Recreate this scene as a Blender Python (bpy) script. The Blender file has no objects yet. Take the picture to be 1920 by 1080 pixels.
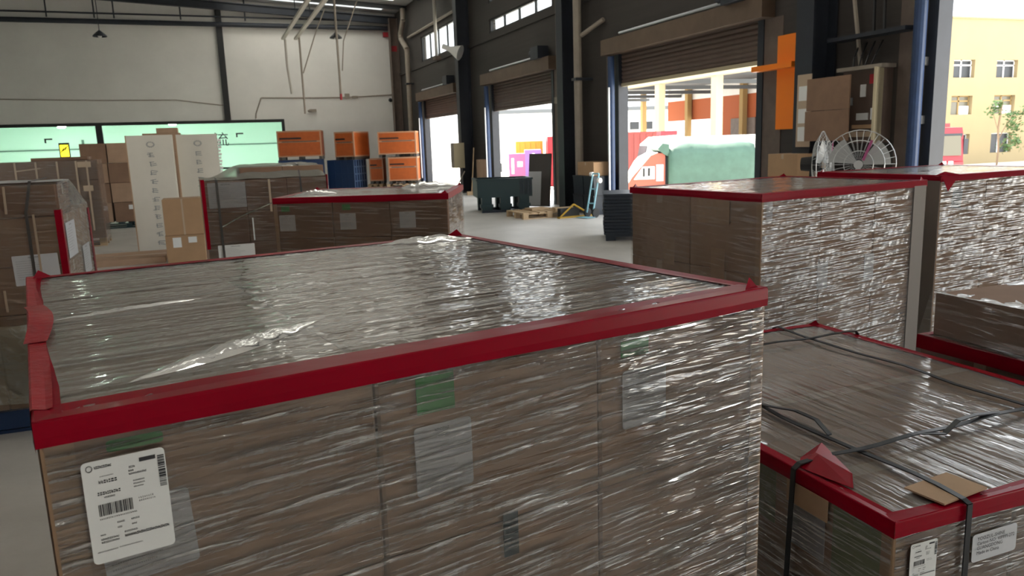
import bpy, bmesh, math, random
from mathutils import Vector, Matrix
random.seed(7)
SC = bpy.context.scene
C = SC.collection
rad = math.radians

# ------------------------------------------------------------------ camera, sky, sun, exposure
yaw, pitch, roll = rad(20.7), rad(10.72), rad(-1.92)
fwd = Vector((math.sin(yaw)*math.cos(pitch), math.cos(yaw)*math.cos(pitch), -math.sin(pitch)))
rgt = Vector((math.cos(yaw), -math.sin(yaw), 0)); upv = rgt.cross(fwd)
r2 = rgt*math.cos(roll) + upv*math.sin(roll); u2 = upv*math.cos(roll) - rgt*math.sin(roll)
cd = bpy.data.cameras.new('camera'); cam = bpy.data.objects.new('camera', cd); C.objects.link(cam)
cam.matrix_world = Matrix(((r2.x, u2.x, -fwd.x, 0), (r2.y, u2.y, -fwd.y, 0), (r2.z, u2.z, -fwd.z, 1.65), (0, 0, 0, 1)))
cd.sensor_width = 36; cd.lens = 1448/1920*36; cd.clip_start = .05; cd.clip_end = 500
cd.dof.use_dof = True; cd.dof.focus_distance = 1.7; cd.dof.aperture_fstop = 11
SC.camera = cam
W = bpy.data.worlds.new('sky'); SC.world = W; W.use_nodes = True
bg = W.node_tree.nodes['Background']; bg.inputs[0].default_value = (.93, .97, 1, 1); bg.inputs[1].default_value = .8
sd = bpy.data.lights.new('sun', 'SUN'); sd.energy = 7.0; sd.angle = rad(3); sd.color = (1, .93, .8)
sun = bpy.data.objects.new('sun', sd); C.objects.link(sun); sun.rotation_euler = (rad(-38), 0, rad(2))   # high sun beyond the end wall, along the dock wall
SC.view_settings.view_transform = 'Standard'; SC.view_settings.look = 'None'
SC.view_settings.gamma = 1; SC.view_settings.use_curve_mapping = False
SC.view_settings.exposure = 2.4
SC.cycles.max_bounces = 10; SC.cycles.diffuse_bounces = 6; SC.cycles.glossy_bounces = 4
SC.cycles.transparent_max_bounces = 16; SC.cycles.sample_clamp_indirect = 6; SC.cycles.caustics_reflective = False

# ------------------------------------------------------------------ materials
def mat(name, col, rough=.7, metal=0, var=0, vs=6, bump=0, bs=40, emit=0, coat=0, stretch=(1, 1, 1)):
    m = bpy.data.materials.new(name); m.use_nodes = True
    nt = m.node_tree; p = nt.nodes['Principled BSDF']
    p.inputs['Base Color'].default_value = (*col, 1); p.inputs['Roughness'].default_value = rough
    p.inputs['Metallic'].default_value = metal
    if coat: p.inputs['Coat Weight'].default_value = coat
    if emit:
        p.inputs['Emission Color'].default_value = (*col, 1); p.inputs['Emission Strength'].default_value = emit
    if var or bump:
        tc = nt.nodes.new('ShaderNodeTexCoord'); mp = nt.nodes.new('ShaderNodeMapping')
        mp.inputs['Scale'].default_value = stretch
        nt.links.new(tc.outputs['Object'], mp.inputs[0])
    if var:
        n = nt.nodes.new('ShaderNodeTexNoise'); n.inputs['Scale'].default_value = vs; n.inputs['Detail'].default_value = 6
        n.inputs['Roughness'].default_value = .65
        nt.links.new(mp.outputs[0], n.inputs['Vector'])
        r = nt.nodes.new('ShaderNodeValToRGB')
        r.color_ramp.elements[0].position = .3; r.color_ramp.elements[1].position = .7
        r.color_ramp.elements[0].color = (*[c*(1-var) for c in col], 1)
        r.color_ramp.elements[1].color = (*[min(1, c*(1+var)) for c in col], 1)
        nt.links.new(n.outputs[0], r.inputs[0]); nt.links.new(r.outputs[0], p.inputs['Base Color'])
    if bump:
        n2 = nt.nodes.new('ShaderNodeTexNoise'); n2.inputs['Scale'].default_value = bs; n2.inputs['Detail'].default_value = 4
        nt.links.new(mp.outputs[0], n2.inputs['Vector'])
        b = nt.nodes.new('ShaderNodeBump'); b.inputs['Strength'].default_value = bump; b.inputs['Distance'].default_value = .01
        nt.links.new(n2.outputs[0], b.inputs['Height']); nt.links.new(b.outputs[0], p.inputs['Normal'])
    return m

def film_mat(name, sx, sy, tilt=0., strength=.6, veil=.08, tint=(.93, .94, .93), spec=.16, rough=.1, veilcol=(.75, .75, .75), ridge=.5, dist=.004, fold=.12, midw=1.6):
    """clear stretch film: transparent sheet with glossy wrinkles running along the wrap direction (UV in metres)"""
    m = bpy.data.materials.new(name); m.use_nodes = True; nt = m.node_tree; N = nt.nodes; L = nt.links
    for n in list(N): N.remove(n)
    uv = N.new('ShaderNodeUVMap'); uv.uv_map = 'UVMap'
    def noise(scx, scy, rot, det, dist=0.3):
        mp = N.new('ShaderNodeMapping'); mp.inputs['Rotation'].default_value = (0, 0, rot)
        mp.vector_type = 'POINT'; mp.inputs['Scale'].default_value = (scx, scy, 1)
        # rotate first, then scale: two mapping nodes
        mr = N.new('ShaderNodeMapping'); mr.inputs['Rotation'].default_value = (0, 0, rot); mp.inputs['Rotation'].default_value = (0, 0, 0)
        L.new(uv.outputs[0], mr.inputs[0]); L.new(mr.outputs[0], mp.inputs[0])
        n = N.new('ShaderNodeTexNoise'); n.inputs['Scale'].default_value = 1; n.inputs['Detail'].default_value = det
        n.inputs['Distortion'].default_value = dist; L.new(mp.outputs[0], n.inputs['Vector']); return n.outputs[0]
    fine = noise(sx, sy, tilt, 5, .4); mid = noise(sx*.45, sy*.3, tilt*1.6+.06, 3, .8); big = noise(2.2, 3.2, 0.4, 2)
    rg = N.new('ShaderNodeMapRange'); rg.interpolation_type = 'SMOOTHSTEP'; rg.inputs[1].default_value = ridge; rg.inputs[2].default_value = ridge+.16; L.new(fine, rg.inputs[0])
    ad = N.new('ShaderNodeMath'); ad.operation = 'MULTIPLY_ADD'; L.new(mid, ad.inputs[0]); ad.inputs[1].default_value = midw; L.new(rg.outputs[0], ad.inputs[2])
    mk = N.new('ShaderNodeMapRange'); mk.inputs[1].default_value = .35; mk.inputs[2].default_value = .65
    mk.inputs[3].default_value = .35; mk.inputs[4].default_value = 1.25; L.new(big, mk.inputs[0])
    ml = N.new('ShaderNodeMath'); ml.operation = 'MULTIPLY'; L.new(ad.outputs[0], ml.inputs[0]); L.new(mk.outputs[0], ml.inputs[1])
    bp = N.new('ShaderNodeBump'); bp.inputs['Strength'].default_value = strength; bp.inputs['Distance'].default_value = dist
    L.new(ml.outputs[0], bp.inputs['Height'])
    lw = N.new('ShaderNodeLayerWeight'); lw.inputs['Blend'].default_value = .22; L.new(bp.outputs[0], lw.inputs['Normal'])
    mr = N.new('ShaderNodeMapRange'); mr.inputs[1].default_value = 0; mr.inputs[2].default_value = 1
    mr.inputs[3].default_value = spec; mr.inputs[4].default_value = .95; L.new(lw.outputs['Fresnel'], mr.inputs[0])
    tr = N.new('ShaderNodeBsdfTransparent'); tr.inputs[0].default_value = (*tint, 1)
    gl = N.new('ShaderNodeBsdfGlossy'); gl.inputs['Roughness'].default_value = rough; gl.inputs[0].default_value = (.95, .95, .95, 1)
    L.new(bp.outputs[0], gl.inputs['Normal'])
    df = N.new('ShaderNodeBsdfDiffuse'); df.inputs[0].default_value = (*veilcol, 1); L.new(bp.outputs[0], df.inputs['Normal'])
    # folded ridges of the film are several layers thick: more gloss, less clear
    fa = N.new('ShaderNodeMath'); fa.operation = 'MULTIPLY_ADD'; fa.use_clamp = True
    L.new(rg.outputs[0], fa.inputs[0]); fa.inputs[1].default_value = fold; L.new(mr.outputs[0], fa.inputs[2])
    va = N.new('ShaderNodeMath'); va.operation = 'MULTIPLY_ADD'; va.use_clamp = True
    L.new(rg.outputs[0], va.inputs[0]); va.inputs[1].default_value = fold*.35; va.inputs[2].default_value = veil
    m1 = N.new('ShaderNodeMixShader'); L.new(fa.outputs[0], m1.inputs[0]); L.new(tr.outputs[0], m1.inputs[1]); L.new(gl.outputs[0], m1.inputs[2])
    m2 = N.new('ShaderNodeMixShader'); L.new(va.outputs[0], m2.inputs[0]); L.new(m1.outputs[0], m2.inputs[1]); L.new(df.outputs[0], m2.inputs[2])
    o = N.new('ShaderNodeOutputMaterial'); L.new(m2.outputs[0], o.inputs[0])
    return m

def glass_mat(name, tint, spec=.08):
    m = bpy.data.materials.new(name); m.use_nodes = True; nt = m.node_tree; N = nt.nodes; L = nt.links
    for n in list(N): N.remove(n)
    tr = N.new('ShaderNodeBsdfTransparent'); tr.inputs[0].default_value = (*tint, 1)
    gl = N.new('ShaderNodeBsdfGlossy'); gl.inputs['Roughness'].default_value = .03
    lw = N.new('ShaderNodeLayerWeight'); lw.inputs[0].default_value = .12
    m1 = N.new('ShaderNodeMixShader'); L.new(lw.outputs['Facing'], m1.inputs[0]); L.new(tr.outputs[0], m1.inputs[1]); L.new(gl.outputs[0], m1.inputs[2])
    o = N.new('ShaderNodeOutputMaterial'); L.new(m1.outputs[0], o.inputs[0]); return m

M = {}
M['concrete'] = mat('concrete_floor', (.52, .50, .47), .42, var=.16, vs=.9, bump=.08, bs=25)
M['yard'] = mat('yard_concrete', (.6, .58, .54), .9, var=.1, vs=.3)
M['white_wall'] = mat('painted_white_wall', (.68, .665, .64), .9, var=.07, vs=.5)
M['cladding'] = mat('dark_wall_cladding', (.040, .034, .031), .75, var=.12, vs=1.2, bump=.15, bs=3, stretch=(.2, .2, 12))
M['dark_steel'] = mat('dark_blue_black_steel', (.018, .022, .032), .5, var=.2, vs=3)
M['brown_steel'] = mat('brown_jamb_steel', (.12, .09, .075), .65, var=.2, vs=4)
M['shutter'] = mat('shutter_brown', (.11, .075, .06), .55, var=.12, vs=4)
M['housing'] = mat('shutter_housing', (.12, .08, .055), .6, var=.15, vs=3)
M['roof'] = mat('roof_sheet', (.5, .5, .5), .7, var=.1, vs=1)
M['purlin'] = mat('roof_purlin', (.05, .055, .06), .6)
M['pipe'] = mat('grey_pipe', (.28, .24, .2), .6, var=.1, vs=5)
M['palepipe'] = mat('pale_pipe', (.5, .47, .42), .6)
M['blue_post'] = mat('blue_post_paint', (.018, .042, .11), .45, var=.2, vs=8)
M['silver'] = mat('silver_strip', (.6, .62, .68), .4, metal=.4)
M['frame_black'] = mat('black_frame', (.012, .013, .014), .5)
M['glass'] = glass_mat('window_glass', (.95, .97, .97))
M['office_glass'] = glass_mat('office_glass', (.86, .97, .92))
M['office_wall'] = mat('office_wall_mint', (.78, .87, .82), .9)
M['office_dark'] = mat('office_trim', (.16, .22, .2), .7)
M['lamp_on'] = mat('ceiling_lamp_lit', (1, 1, .92), emit=33)
M['carton'] = mat('brown_cardboard', (.40, .265, .18), .85, var=.09, vs=5, bump=.05, bs=60)
M['carton_b'] = mat('dark_brown_cardboard', (.24, .145, .095), .85, var=.1, vs=4)
M['carton_c'] = mat('bright_brown_cardboard', (.42, .265, .15), .85, var=.06, vs=4)
M['packtape'] = mat('packing_tape', (.48, .37, .27), .3)
M['kraft_edge'] = mat('cardboard_corner_board', (.45, .3, .19), .8, var=.08, vs=9)
M['paper'] = mat('white_label_paper', (.78, .79, .78), .6)
M['paper_grey'] = mat('pale_grey_document', (.62, .63, .66), .5)
M['ink'] = mat('black_print', (.03, .03, .035), .6)
M['greyink'] = mat('grey_print', (.25, .27, .28), .6)
M['green_sticker'] = mat('green_sticker', (.06, .30, .08), .5, var=.1, vs=20)
M['olive_sheet'] = mat('olive_green_sheet', (.22, .27, .14), .6)
M['red_tape'] = mat('red_tape', (.27, .0, .012), .3, var=.08, vs=7, bump=.06, bs=16)
M['red_tape'].node_tree.nodes['Principled BSDF'].inputs['Specular IOR Level'].default_value = .12
M['red_tape_thin'] = mat('light_red_tape', (.38, .006, .02), .35, var=.15, vs=15, bump=.3, bs=40)
M['strap'] = mat('black_strap', (.012, .013, .015), .35)
M['strap_grey'] = mat('grey_strap', (.07, .065, .06), .4)
M['grey_board'] = mat('grey_brown_board', (.26, .23, .21), .7)
M['wood'] = mat('pallet_wood', (.50, .36, .22), .85, var=.2, vs=5, stretch=(1, 8, 8))
M['white_board'] = mat('white_carton_board', (.66, .63, .56), .75, var=.04, vs=2)
M['orange'] = mat('orange_crate_panel', (.46, .10, .016), .55, var=.12, vs=5)
M['orange_pale'] = mat('crate_edge_frame', (.46, .25, .15), .6)
M['blue_crate'] = mat('blue_plastic', (.015, .045, .13), .4)
M['blue_light'] = mat('pale_blue_plastic', (.16, .24, .40), .4)
M['teal'] = mat('dark_teal_plastic', (.012, .035, .04), .45)
M['navy'] = mat('navy_plastic', (.014, .022, .035), .45)
M['white'] = mat('white_plastic', (.8, .8, .78), .45)
M['cream'] = mat('cream_paint', (.42, .36, .24), .8)
M['beige_wall'] = mat('beige_render', (.30, .235, .13), .9, var=.05, vs=.4)
M['beige_dark'] = mat('beige_reveal', (.3, .2, .08), .9)
M['win_dark'] = mat('dark_window_pane', (.02, .024, .03), .4)
M['win_pale'] = mat('pale_window_pane', (.12, .11, .08), .25)
M['orange_wall'] = mat('orange_depot_wall', (.32, .075, .02), .8)
M['grey_roof'] = mat('grey_canopy_sheet', (.10, .11, .12), .7)
M['red_paint'] = mat('red_lorry_paint', (.25, .01, .02), .35, coat=.3)
M['red_box'] = mat('red_container_paint', (.22, .04, .035), .6)
M['coral'] = mat('coral_cab_paint', (.32, .07, .04), .45)
M['tarp'] = mat('green_tarpaulin', (.045, .10, .075), .6, var=.15, vs=2.5, bump=.4, bs=4)
M['tyre'] = mat('tyre_rubber', (.02, .02, .02), .8)
M['leaf'] = mat('green_leaf', (.07, .13, .035), .6, var=.3, vs=6)
M['bark'] = mat('tree_bark', (.16, .11, .07), .9)
M['purple'] = mat('purple_panel', (.16, .08, .26), .5)
M['pink'] = mat('pink_panel', (.3, .06, .16), .5)
M['yellow'] = mat('yellow_paint', (.4, .24, .02), .5)
M['alarm_red'] = mat('signal_red', (.35, .015, .025), .5)
M['orange_paint'] = mat('orange_signal_paint', (.95, .23, .01), .45)  # strong orange: the panel's glow put into colour, shared with the arm
M['steel'] = mat('bright_steel', (.5, .5, .5), .3, metal=.8)
M['fanwire'] = mat('fan_guard_wire', (.45, .46, .46), .35, metal=.5)
M['blue_pale'] = mat('pale_blue_paint', (.25, .5, .6), .45)
M['screen'] = mat('yellow_screen', (1, .62, .02), emit=1.0)
M['board_sheen'] = mat('dark_leaning_sheet', (.1, .09, .085), .3)
# films
M['film_side'] = film_mat('film_side', 6.5, 130, -.02, 1.0, .02, (.94, .93, .92), spec=.10, rough=.045, ridge=.49, dist=.009, fold=.38, midw=1.5)
M['film_top'] = film_mat('film_top', 1.1, 60, .0, .3, .10, (.88, .88, .89), spec=.2, ridge=.47, rough=.06, fold=.16)
M['film_far'] = film_mat('film_far', 4, 60, .05, .4, .03, (.94, .93, .91), spec=.07)
M['film_rt'] = film_mat('film_dense', 5, 110, -.03, 1.0, .04, (.93, .91, .89), spec=.08, ridge=.49, rough=.06, dist=.007, fold=.24, midw=.7)
M['film_crumple'] = film_mat('film_crumple', 12, 30, .5, .7, .42, (.8, .8, .82), spec=.25, rough=.08, ridge=.45, dist=.008, fold=.3)
M['film_loose'] = film_mat('film_loose', 14, 18, .5, 1.0, .22, (.75, .78, .72), spec=.2, veilcol=(.55, .58, .48))

# ------------------------------------------------------------------ mesh builder
class MB:
    def __init__(s): s.v = []; s.f = []; s.uv = []; s.sm = []
    def quad(s, pts, uvs=None, smooth=False):
        i = len(s.v); s.v += [tuple(p) for p in pts]; s.f.append(tuple(range(i, i+len(pts))))
        s.uv.append(uvs or [(p[0]+p[1], p[2]) for p in pts]); s.sm.append(smooth); return s
    def box(s, x0, x1, y0, y1, z0, z1):
        a = [(x0, y0, z0), (x1, y0, z0), (x1, y1, z0), (x0, y1, z0), (x0, y0, z1), (x1, y0, z1), (x1, y1, z1), (x0, y1, z1)]
        for f in ((0, 3, 2, 1), (4, 5, 6, 7), (0, 1, 5, 4), (1, 2, 6, 5), (2, 3, 7, 6), (3, 0, 4, 7)): s.quad([a[k] for k in f])
        return s
    def cbox(s, c, d, rz=0, rx=0, ry=0):
        R = Matrix.Rotation(rz, 3, 'Z') @ Matrix.Rotation(ry, 3, 'Y') @ Matrix.Rotation(rx, 3, 'X'); c = Vector(c)
        a = [c + R @ Vector((sx*d[0]/2, sy*d[1]/2, sz*d[2]/2)) for sx, sy, sz in ((-1, -1, -1), (1, -1, -1), (1, 1, -1), (-1, 1, -1), (-1, -1, 1), (1, -1, 1), (1, 1, 1), (-1, 1, 1))]
        for f in ((0, 3, 2, 1), (4, 5, 6, 7), (0, 1, 5, 4), (1, 2, 6, 5), (2, 3, 7, 6), (3, 0, 4, 7)): s.quad([a[k] for k in f])
        return s
    def cyl(s, p0, p1, r, n=10, r1=None, caps=True):
        p0 = Vector(p0); p1 = Vector(p1); r1 = r if r1 is None else r1
        d = (p1-p0).normalized(); a = d.orthogonal().normalized(); b = d.cross(a)
        A = [p0 + r*(a*math.cos(2*math.pi*k/n)+b*math.sin(2*math.pi*k/n)) for k in range(n)]
        B = [p1 + r1*(a*math.cos(2*math.pi*k/n)+b*math.sin(2*math.pi*k/n)) for k in range(n)]
        for k in range(n): s.quad([A[k], A[(k+1) % n], B[(k+1) % n], B[k]], smooth=True)
        if caps: s.quad(A[::-1]); s.quad(B)
        return s
    def tube(s, pts, r, n=8):
        for a, b in zip(pts, pts[1:]): s.cyl(a, b, r, n)
        return s
    def extrude(s, prof, axis_pts):
        """prof: list of 2D (a,b) closed outline; axis_pts: function (a,b,k)->point for k in 0,1"""
        A = [axis_pts(a, b, 0) for a, b in prof]; B = [axis_pts(a, b, 1) for a, b in prof]; n = len(prof)
        s.quad(A[::-1]); s.quad(B)
        for k in range(n): s.quad([A[k], A[(k+1) % n], B[(k+1) % n], B[k]])
        return s
    def torus(s, c, R, r, ax, n=28, m=6):
        c = Vector(c); ax = Vector(ax).normalized(); a = ax.orthogonal().normalized(); b = ax.cross(a)
        P = [c + R*(a*math.cos(2*math.pi*k/n)+b*math.sin(2*math.pi*k/n)) for k in range(n+1)]
        for k in range(n): s.cyl(P[k], P[k+1], r, m, caps=False)
        return s
    def build(s, name, m, parent=None, weld=False):
        me = bpy.data.meshes.new(name); me.from_pydata(s.v, [], s.f)
        l = me.uv_layers.new(name='UVMap'); k = 0
        for q in s.uv:
            for t in q: l.data[k].uv = t; k += 1
        me.polygons.foreach_set('use_smooth', s.sm)
        if weld:
            bm = bmesh.new(); bm.from_mesh(me); bmesh.ops.remove_doubles(bm, verts=bm.verts, dist=1e-5); bm.to_mesh(me); bm.free()
        me.materials.append(M[m] if isinstance(m, str) else m); me.update()
        o = bpy.data.objects.new(name, me); C.objects.link(o)
        if parent: o.parent = parent
        return o

def tag(o, label=None, cat=None, group=None, kind=None):
    if label: o['label'] = label
    if cat: o['category'] = cat
    if group: o['group'] = group
    if kind: o['kind'] = kind
    return o
def thing(name, label, cat, loc=(0, 0, 0), rz=0, group=None, kind=None):
    o = bpy.data.objects.new(name, None); C.objects.link(o); o.location = loc; o.rotation_euler = (0, 0, rz); o.empty_display_size = .1
    return tag(o, label, cat, group, kind)
def struct(o): o['kind'] = 'structure'; return o
def inst(me, name, loc, parent=None, rz=0):
    o = bpy.data.objects.new(name, me); C.objects.link(o); o.location = loc; o.rotation_euler = (0, 0, rz)
    if parent: o.parent = parent
    return o
def text_mesh(body, size, name='lettering', space=1.0, align='LEFT'):
    cu = bpy.data.curves.new(name, 'FONT'); cu.body = body; cu.size = size; cu.resolution_u = 2; cu.space_line = space; cu.align_x = align
    o = bpy.data.objects.new(name, cu); C.objects.link(o)
    bpy.context.view_layer.update()
    me = bpy.data.meshes.new_from_object(o.evaluated_get(bpy.context.evaluated_depsgraph_get()))
    bpy.data.objects.remove(o); bpy.data.curves.remove(cu); return me

# ================================================================== THE SETTING
XR, YB = 8.32, 35.8
X0, Y0 = -11.0, -9.0
DOORS = [29.1, 20.9, 12.8, 4.91, -3.3]
DW = 2.35
o = struct(MB().box(X0, XR+.45, Y0, YB, -.25, 0).build('floor', 'concrete')); o['label'] = 'grey polished concrete warehouse floor'
o = struct(MB().box(XR+.45, 140, -80, 160, -1.3, -1.1).box(-80, X0-.2, -80, 160, -1.3, -1.1).build('ground', 'yard')); o['label'] = 'pale concrete yard outside the loading doors'

# right wall with door and window openings
ys = sorted(set([Y0, YB] + [d-DW for d in DOORS] + [d+DW for d in DOORS]))
WIN = {0: [(4.93, 5.9)], 1: [(4.93, 5.33), (5.8, 6.6)], 2: [(4.93, 5.9)], 3: [(4.93, 5.9)], 4: [(4.93, 5.9)]}
wm = MB()
for a, b in zip(ys, ys[1:]):
    bay = [k for k, d in enumerate(DOORS) if abs((a+b)/2-d) < .1]
    cz_ = 0
    for z0, z1 in ([(0, 3.42)] + WIN[bay[0]] if bay else []) + [(7.6, 7.6)]:
        if z0 > cz_: wm.box(XR, XR+.22, a, b, cz_, z0)
        cz_ = z1
o = struct(wm.build('wall_right', 'cladding')); o['label'] = 'dark clad wall with roller doors and strip windows'
# back wall with the glazed office front
GX = 3.05
o = struct(MB().box(X0, XR, YB, YB+.2, 2.9, 9.2).box(GX, XR, YB, YB+.2, 0, 2.9).build('wall_back', 'white_wall')); o['label'] = 'white painted end wall above the glazed office'
M['plain_wall'] = mat('grey_side_wall', (.22, .21, .2), .9)
# far side of the hall: two dock openings added to let daylight in
fm_ = MB(); fy = [Y0, -6.6, -1.9, 7.0, 11.7, YB]
for k, (a, b) in enumerate(zip(fy, fy[1:])): fm_.box(X0-.2, X0, a, b, 3.4 if k % 2 else 0, 9)
struct(fm_.build('wall_left', 'plain_wall'))
struct(MB().box(X0, XR, Y0-.2, Y0, 0, 9.2).build('wall_front', 'white_wall'))
# roof sheet with daylight strips added for light, purlins and rafters: slopes down to the right wall
def zr(x): return 7.45 + .059*(XR-x)
roof = MB(); sky = []; SX0, SX1 = 1.2, 7.6
SKY = [(y-.45, y+.45) for y in (34.72, 32.4, 30.0, 21, 13, 5, -3)]
cuts = sorted(set([Y0, YB+.2] + [t for a in SKY for t in a]))
for a, b in zip(cuts, cuts[1:]):
    xs_ = [(X0, XR+.6)]
    if any(abs((a+b)/2-(p+q)/2) < .01 for p, q in SKY): sky.append((a, b)); xs_ = [(X0, SX0), (SX1, XR+.6)]
    for xa, xb in xs_:
        P = [(xa, a, zr(xa)), (xb, a, zr(xb)), (xb, b, zr(xb)), (xa, b, zr(xa))]
        roof.quad(P[::-1]); roof.quad([(x, y, z+.06) for x, y, z in P])
o = struct(roof.build('ceiling', 'roof')); o['label'] = 'pale profiled roof sheeting'
M['skylight'] = bpy.data.materials.new('translucent_roof_panel'); M['skylight'].use_nodes = True
nt = M['skylight'].node_tree
for n in list(nt.nodes): nt.nodes.remove(n)
t_ = nt.nodes.new('ShaderNodeBsdfTranslucent'); t_.inputs[0].default_value = (.38, .385, .37, 1)
o_ = nt.nodes.new('ShaderNodeOutputMaterial'); nt.links.new(t_.outputs[0], o_.inputs[0])
sk = MB()
for a, b in sky:
    sk.quad([(SX0, a, zr(SX0)+.02), (SX0, b, zr(SX0)+.02), (SX1, b, zr(SX1)+.02), (SX1, a, zr(SX1)+.02)])
o = struct(sk.build('trim_1', 'skylight')); o['label'] = 'translucent daylight strips in the roof'
tn = [2]
def trim(mb, m, label):
    o = struct(mb.build('trim_%d' % tn[0], m)); tn[0] += 1; o['label'] = label; return o
for y in [33.6, 31.2, 28.9, 27.0]:
    m_ = MB(); m_.quad([(X0, y-.04, zr(X0)-.02), (XR, y-.04, zr(XR)-.02), (XR, y-.04, zr(XR)-.2), (X0, y-.04, zr(X0)-.2)])
    m_.quad([(X0, y+.04, zr(X0)-.02), (X0, y+.04, zr(X0)-.2), (XR, y+.04, zr(XR)-.2), (XR, y+.04, zr(XR)-.02)])
    m_.quad([(X0, y-.04, zr(X0)-.2), (XR, y-.04, zr(XR)-.2), (XR, y+.04, zr(XR)-.2), (X0, y+.04, zr(X0)-.2)])
    trim(m_, 'purlin', 'dark roof purlin')
for y in [35.45, 25.4, 17.25, 9.1, .9, -7.3]:
    m_ = MB()
    for (w, z0, z1) in ((.22, -.50, -.47), (.03, -.47, -.22), (.22, -.22, -.19)):
        A = [(X0, y-w/2, zr(X0)+z0), (XR, y-w/2, zr(XR)+z0), (XR, y-w/2, zr(XR)+z1), (X0, y-w/2, zr(X0)+z1)]
        B = [(a, y+w/2, c_) for a, b, c_ in A]
        m_.quad(A); m_.quad(B[::-1])
        for k in range(4): m_.quad([A[k], B[k], B[(k+1) % 4], A[(k+1) % 4]])
    trim(m_, 'dark_steel', 'dark steel roof rafter')
# H section wall columns
def hcol(x0, y, d=.42, w=.34, z1=7.2):
    m_ = MB(); m_.box(x0, x0+.03, y-w/2, y+w/2, 0, z1); m_.box(x0+d-.03, x0+d, y-w/2, y+w/2, 0, z1); m_.box(x0+.03, x0+d-.03, y-.015, y+.015, 0, z1)
    m_.box(x0-.06, x0+d, y-w/2-.06, y+w/2+.06, 0, .03)
    return m_
for y in (25.35, 17.2, 9.0, .85, -7.3):
    trim(hcol(XR-.44, y), 'dark_steel', 'dark steel wall column')
trim(hcol(XR-.40, 35.35, d=.38), 'brown_steel', 'steel column in the far corner')
trim(MB().box(.72, .96, YB-.14, YB-.001, 2.96, 7.6), 'frame_black', 'dark steel post on the white end wall')
trim(MB().box(XR-.05, XR, Y0, YB, 4.72, 4.84), 'cladding', 'girt rails on the dark wall')
# window strips
wi = 1
for bay, d in enumerate(DOORS[:4]):
    for z0, z1 in WIN[bay]:
        r_ = thing('window_%d' % wi, 'strip window above a roller door', None, (XR, d, z0), kind='structure'); wi += 1
        h = z1-z0
        f = MB(); t = .05
        f.box(.04, .12, -DW, DW, 0, t); f.box(.04, .12, -DW, DW, h-t, h); f.box(.04, .12, -DW, -DW+t, t, h-t); f.box(.04, .12, DW-t, DW, t, h-t)
        f.build('window_frame', 'frame_black', r_)
        for k in range(1, 4): MB().box(.05, .11, -DW+k*DW/2-.03, -DW+k*DW/2+.03, t, h-t).build('mullion', 'frame_black', r_)
        for k in range(4):
            a = -DW+k*DW/2
            MB().box(.078, .084, a+.03, a+DW/2-.03, t, h-t).build('pane', 'glass', r_)
# roller doors
slat_me = None
for di, d in enumerate(DOORS):
    r_ = thing('door_%d' % (di+1), 'brown roller shutter door rolled up above the opening', None, (XR, d, 0), kind='structure')
    zb = {0: 2.74, 1: 2.66, 2: 2.80}.get(di, 3.3)
    n = int(math.ceil((3.44-zb)/.085))
    if slat_me is None:
        sm = MB(); N_ = 6
        for k in range(N_):
            a0, a1 = k/N_, (k+1)/N_
            def pf(a): return (.07-.022*math.sin(math.pi*a), a*.083)
            (xa, za), (xb, zb_) = pf(a0), pf(a1)
            sm.quad([(xa, DW, za), (xa, -DW, za), (xb, -DW, zb_), (xb, DW, zb_)], smooth=True)
        sm.quad([(.09, -DW, 0), (.09, DW, 0), (.09, DW, .083), (.09, -DW, .083)])
        so = sm.build('slat', 'shutter', r_); slat_me = so.data; so.location = (0, 0, zb)
        rng = range(1, n)
    else: rng = range(n)
    for k in rng: inst(slat_me, 'slat', (0, 0, zb+k*.085), r_)
    MB().box(.035, .1, -DW, DW, zb-.07, zb).build('bottom_bar', 'cream' if di == 2 else 'brown_steel', r_)
    MB().box(-.26, -.01, -DW-.3, DW+.3, 3.40, 3.72).build('housing', 'housing', r_)
    MB().cyl((-.13, -DW+.9, 3.8), (-.13, DW-.3, 3.8), .03, 8).build('drive_tube', 'silver', r_)
    mt = MB(); mt.cbox((-.22, -DW+.35, 3.86), (.3, .5, .3)); mt.cyl((-.22, -DW+.6, 3.88), (-.22, -DW+.85, 3.88), .1, 10)
    mt.build('motor', 'dark_steel', r_)
    for s in (-1, 1):
        MB().box(-.03, .2, s*DW-.07, s*DW+.07, 0, 3.4).build('guide_rail', 'dark_steel', r_)
    MB().box(-.012, 0, DW+.07, DW+.5, 0, 3.4).build('jamb_plate', 'brown_steel', r_)
    MB().box(-.012, 0, -DW-.5, -DW-.07, 0, 3.4).build('jamb_plate', 'brown_steel', r_)
    MB().box(.0, .45, -DW, DW, -.02, .006).build('sill_plate', 'steel', r_)
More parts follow.
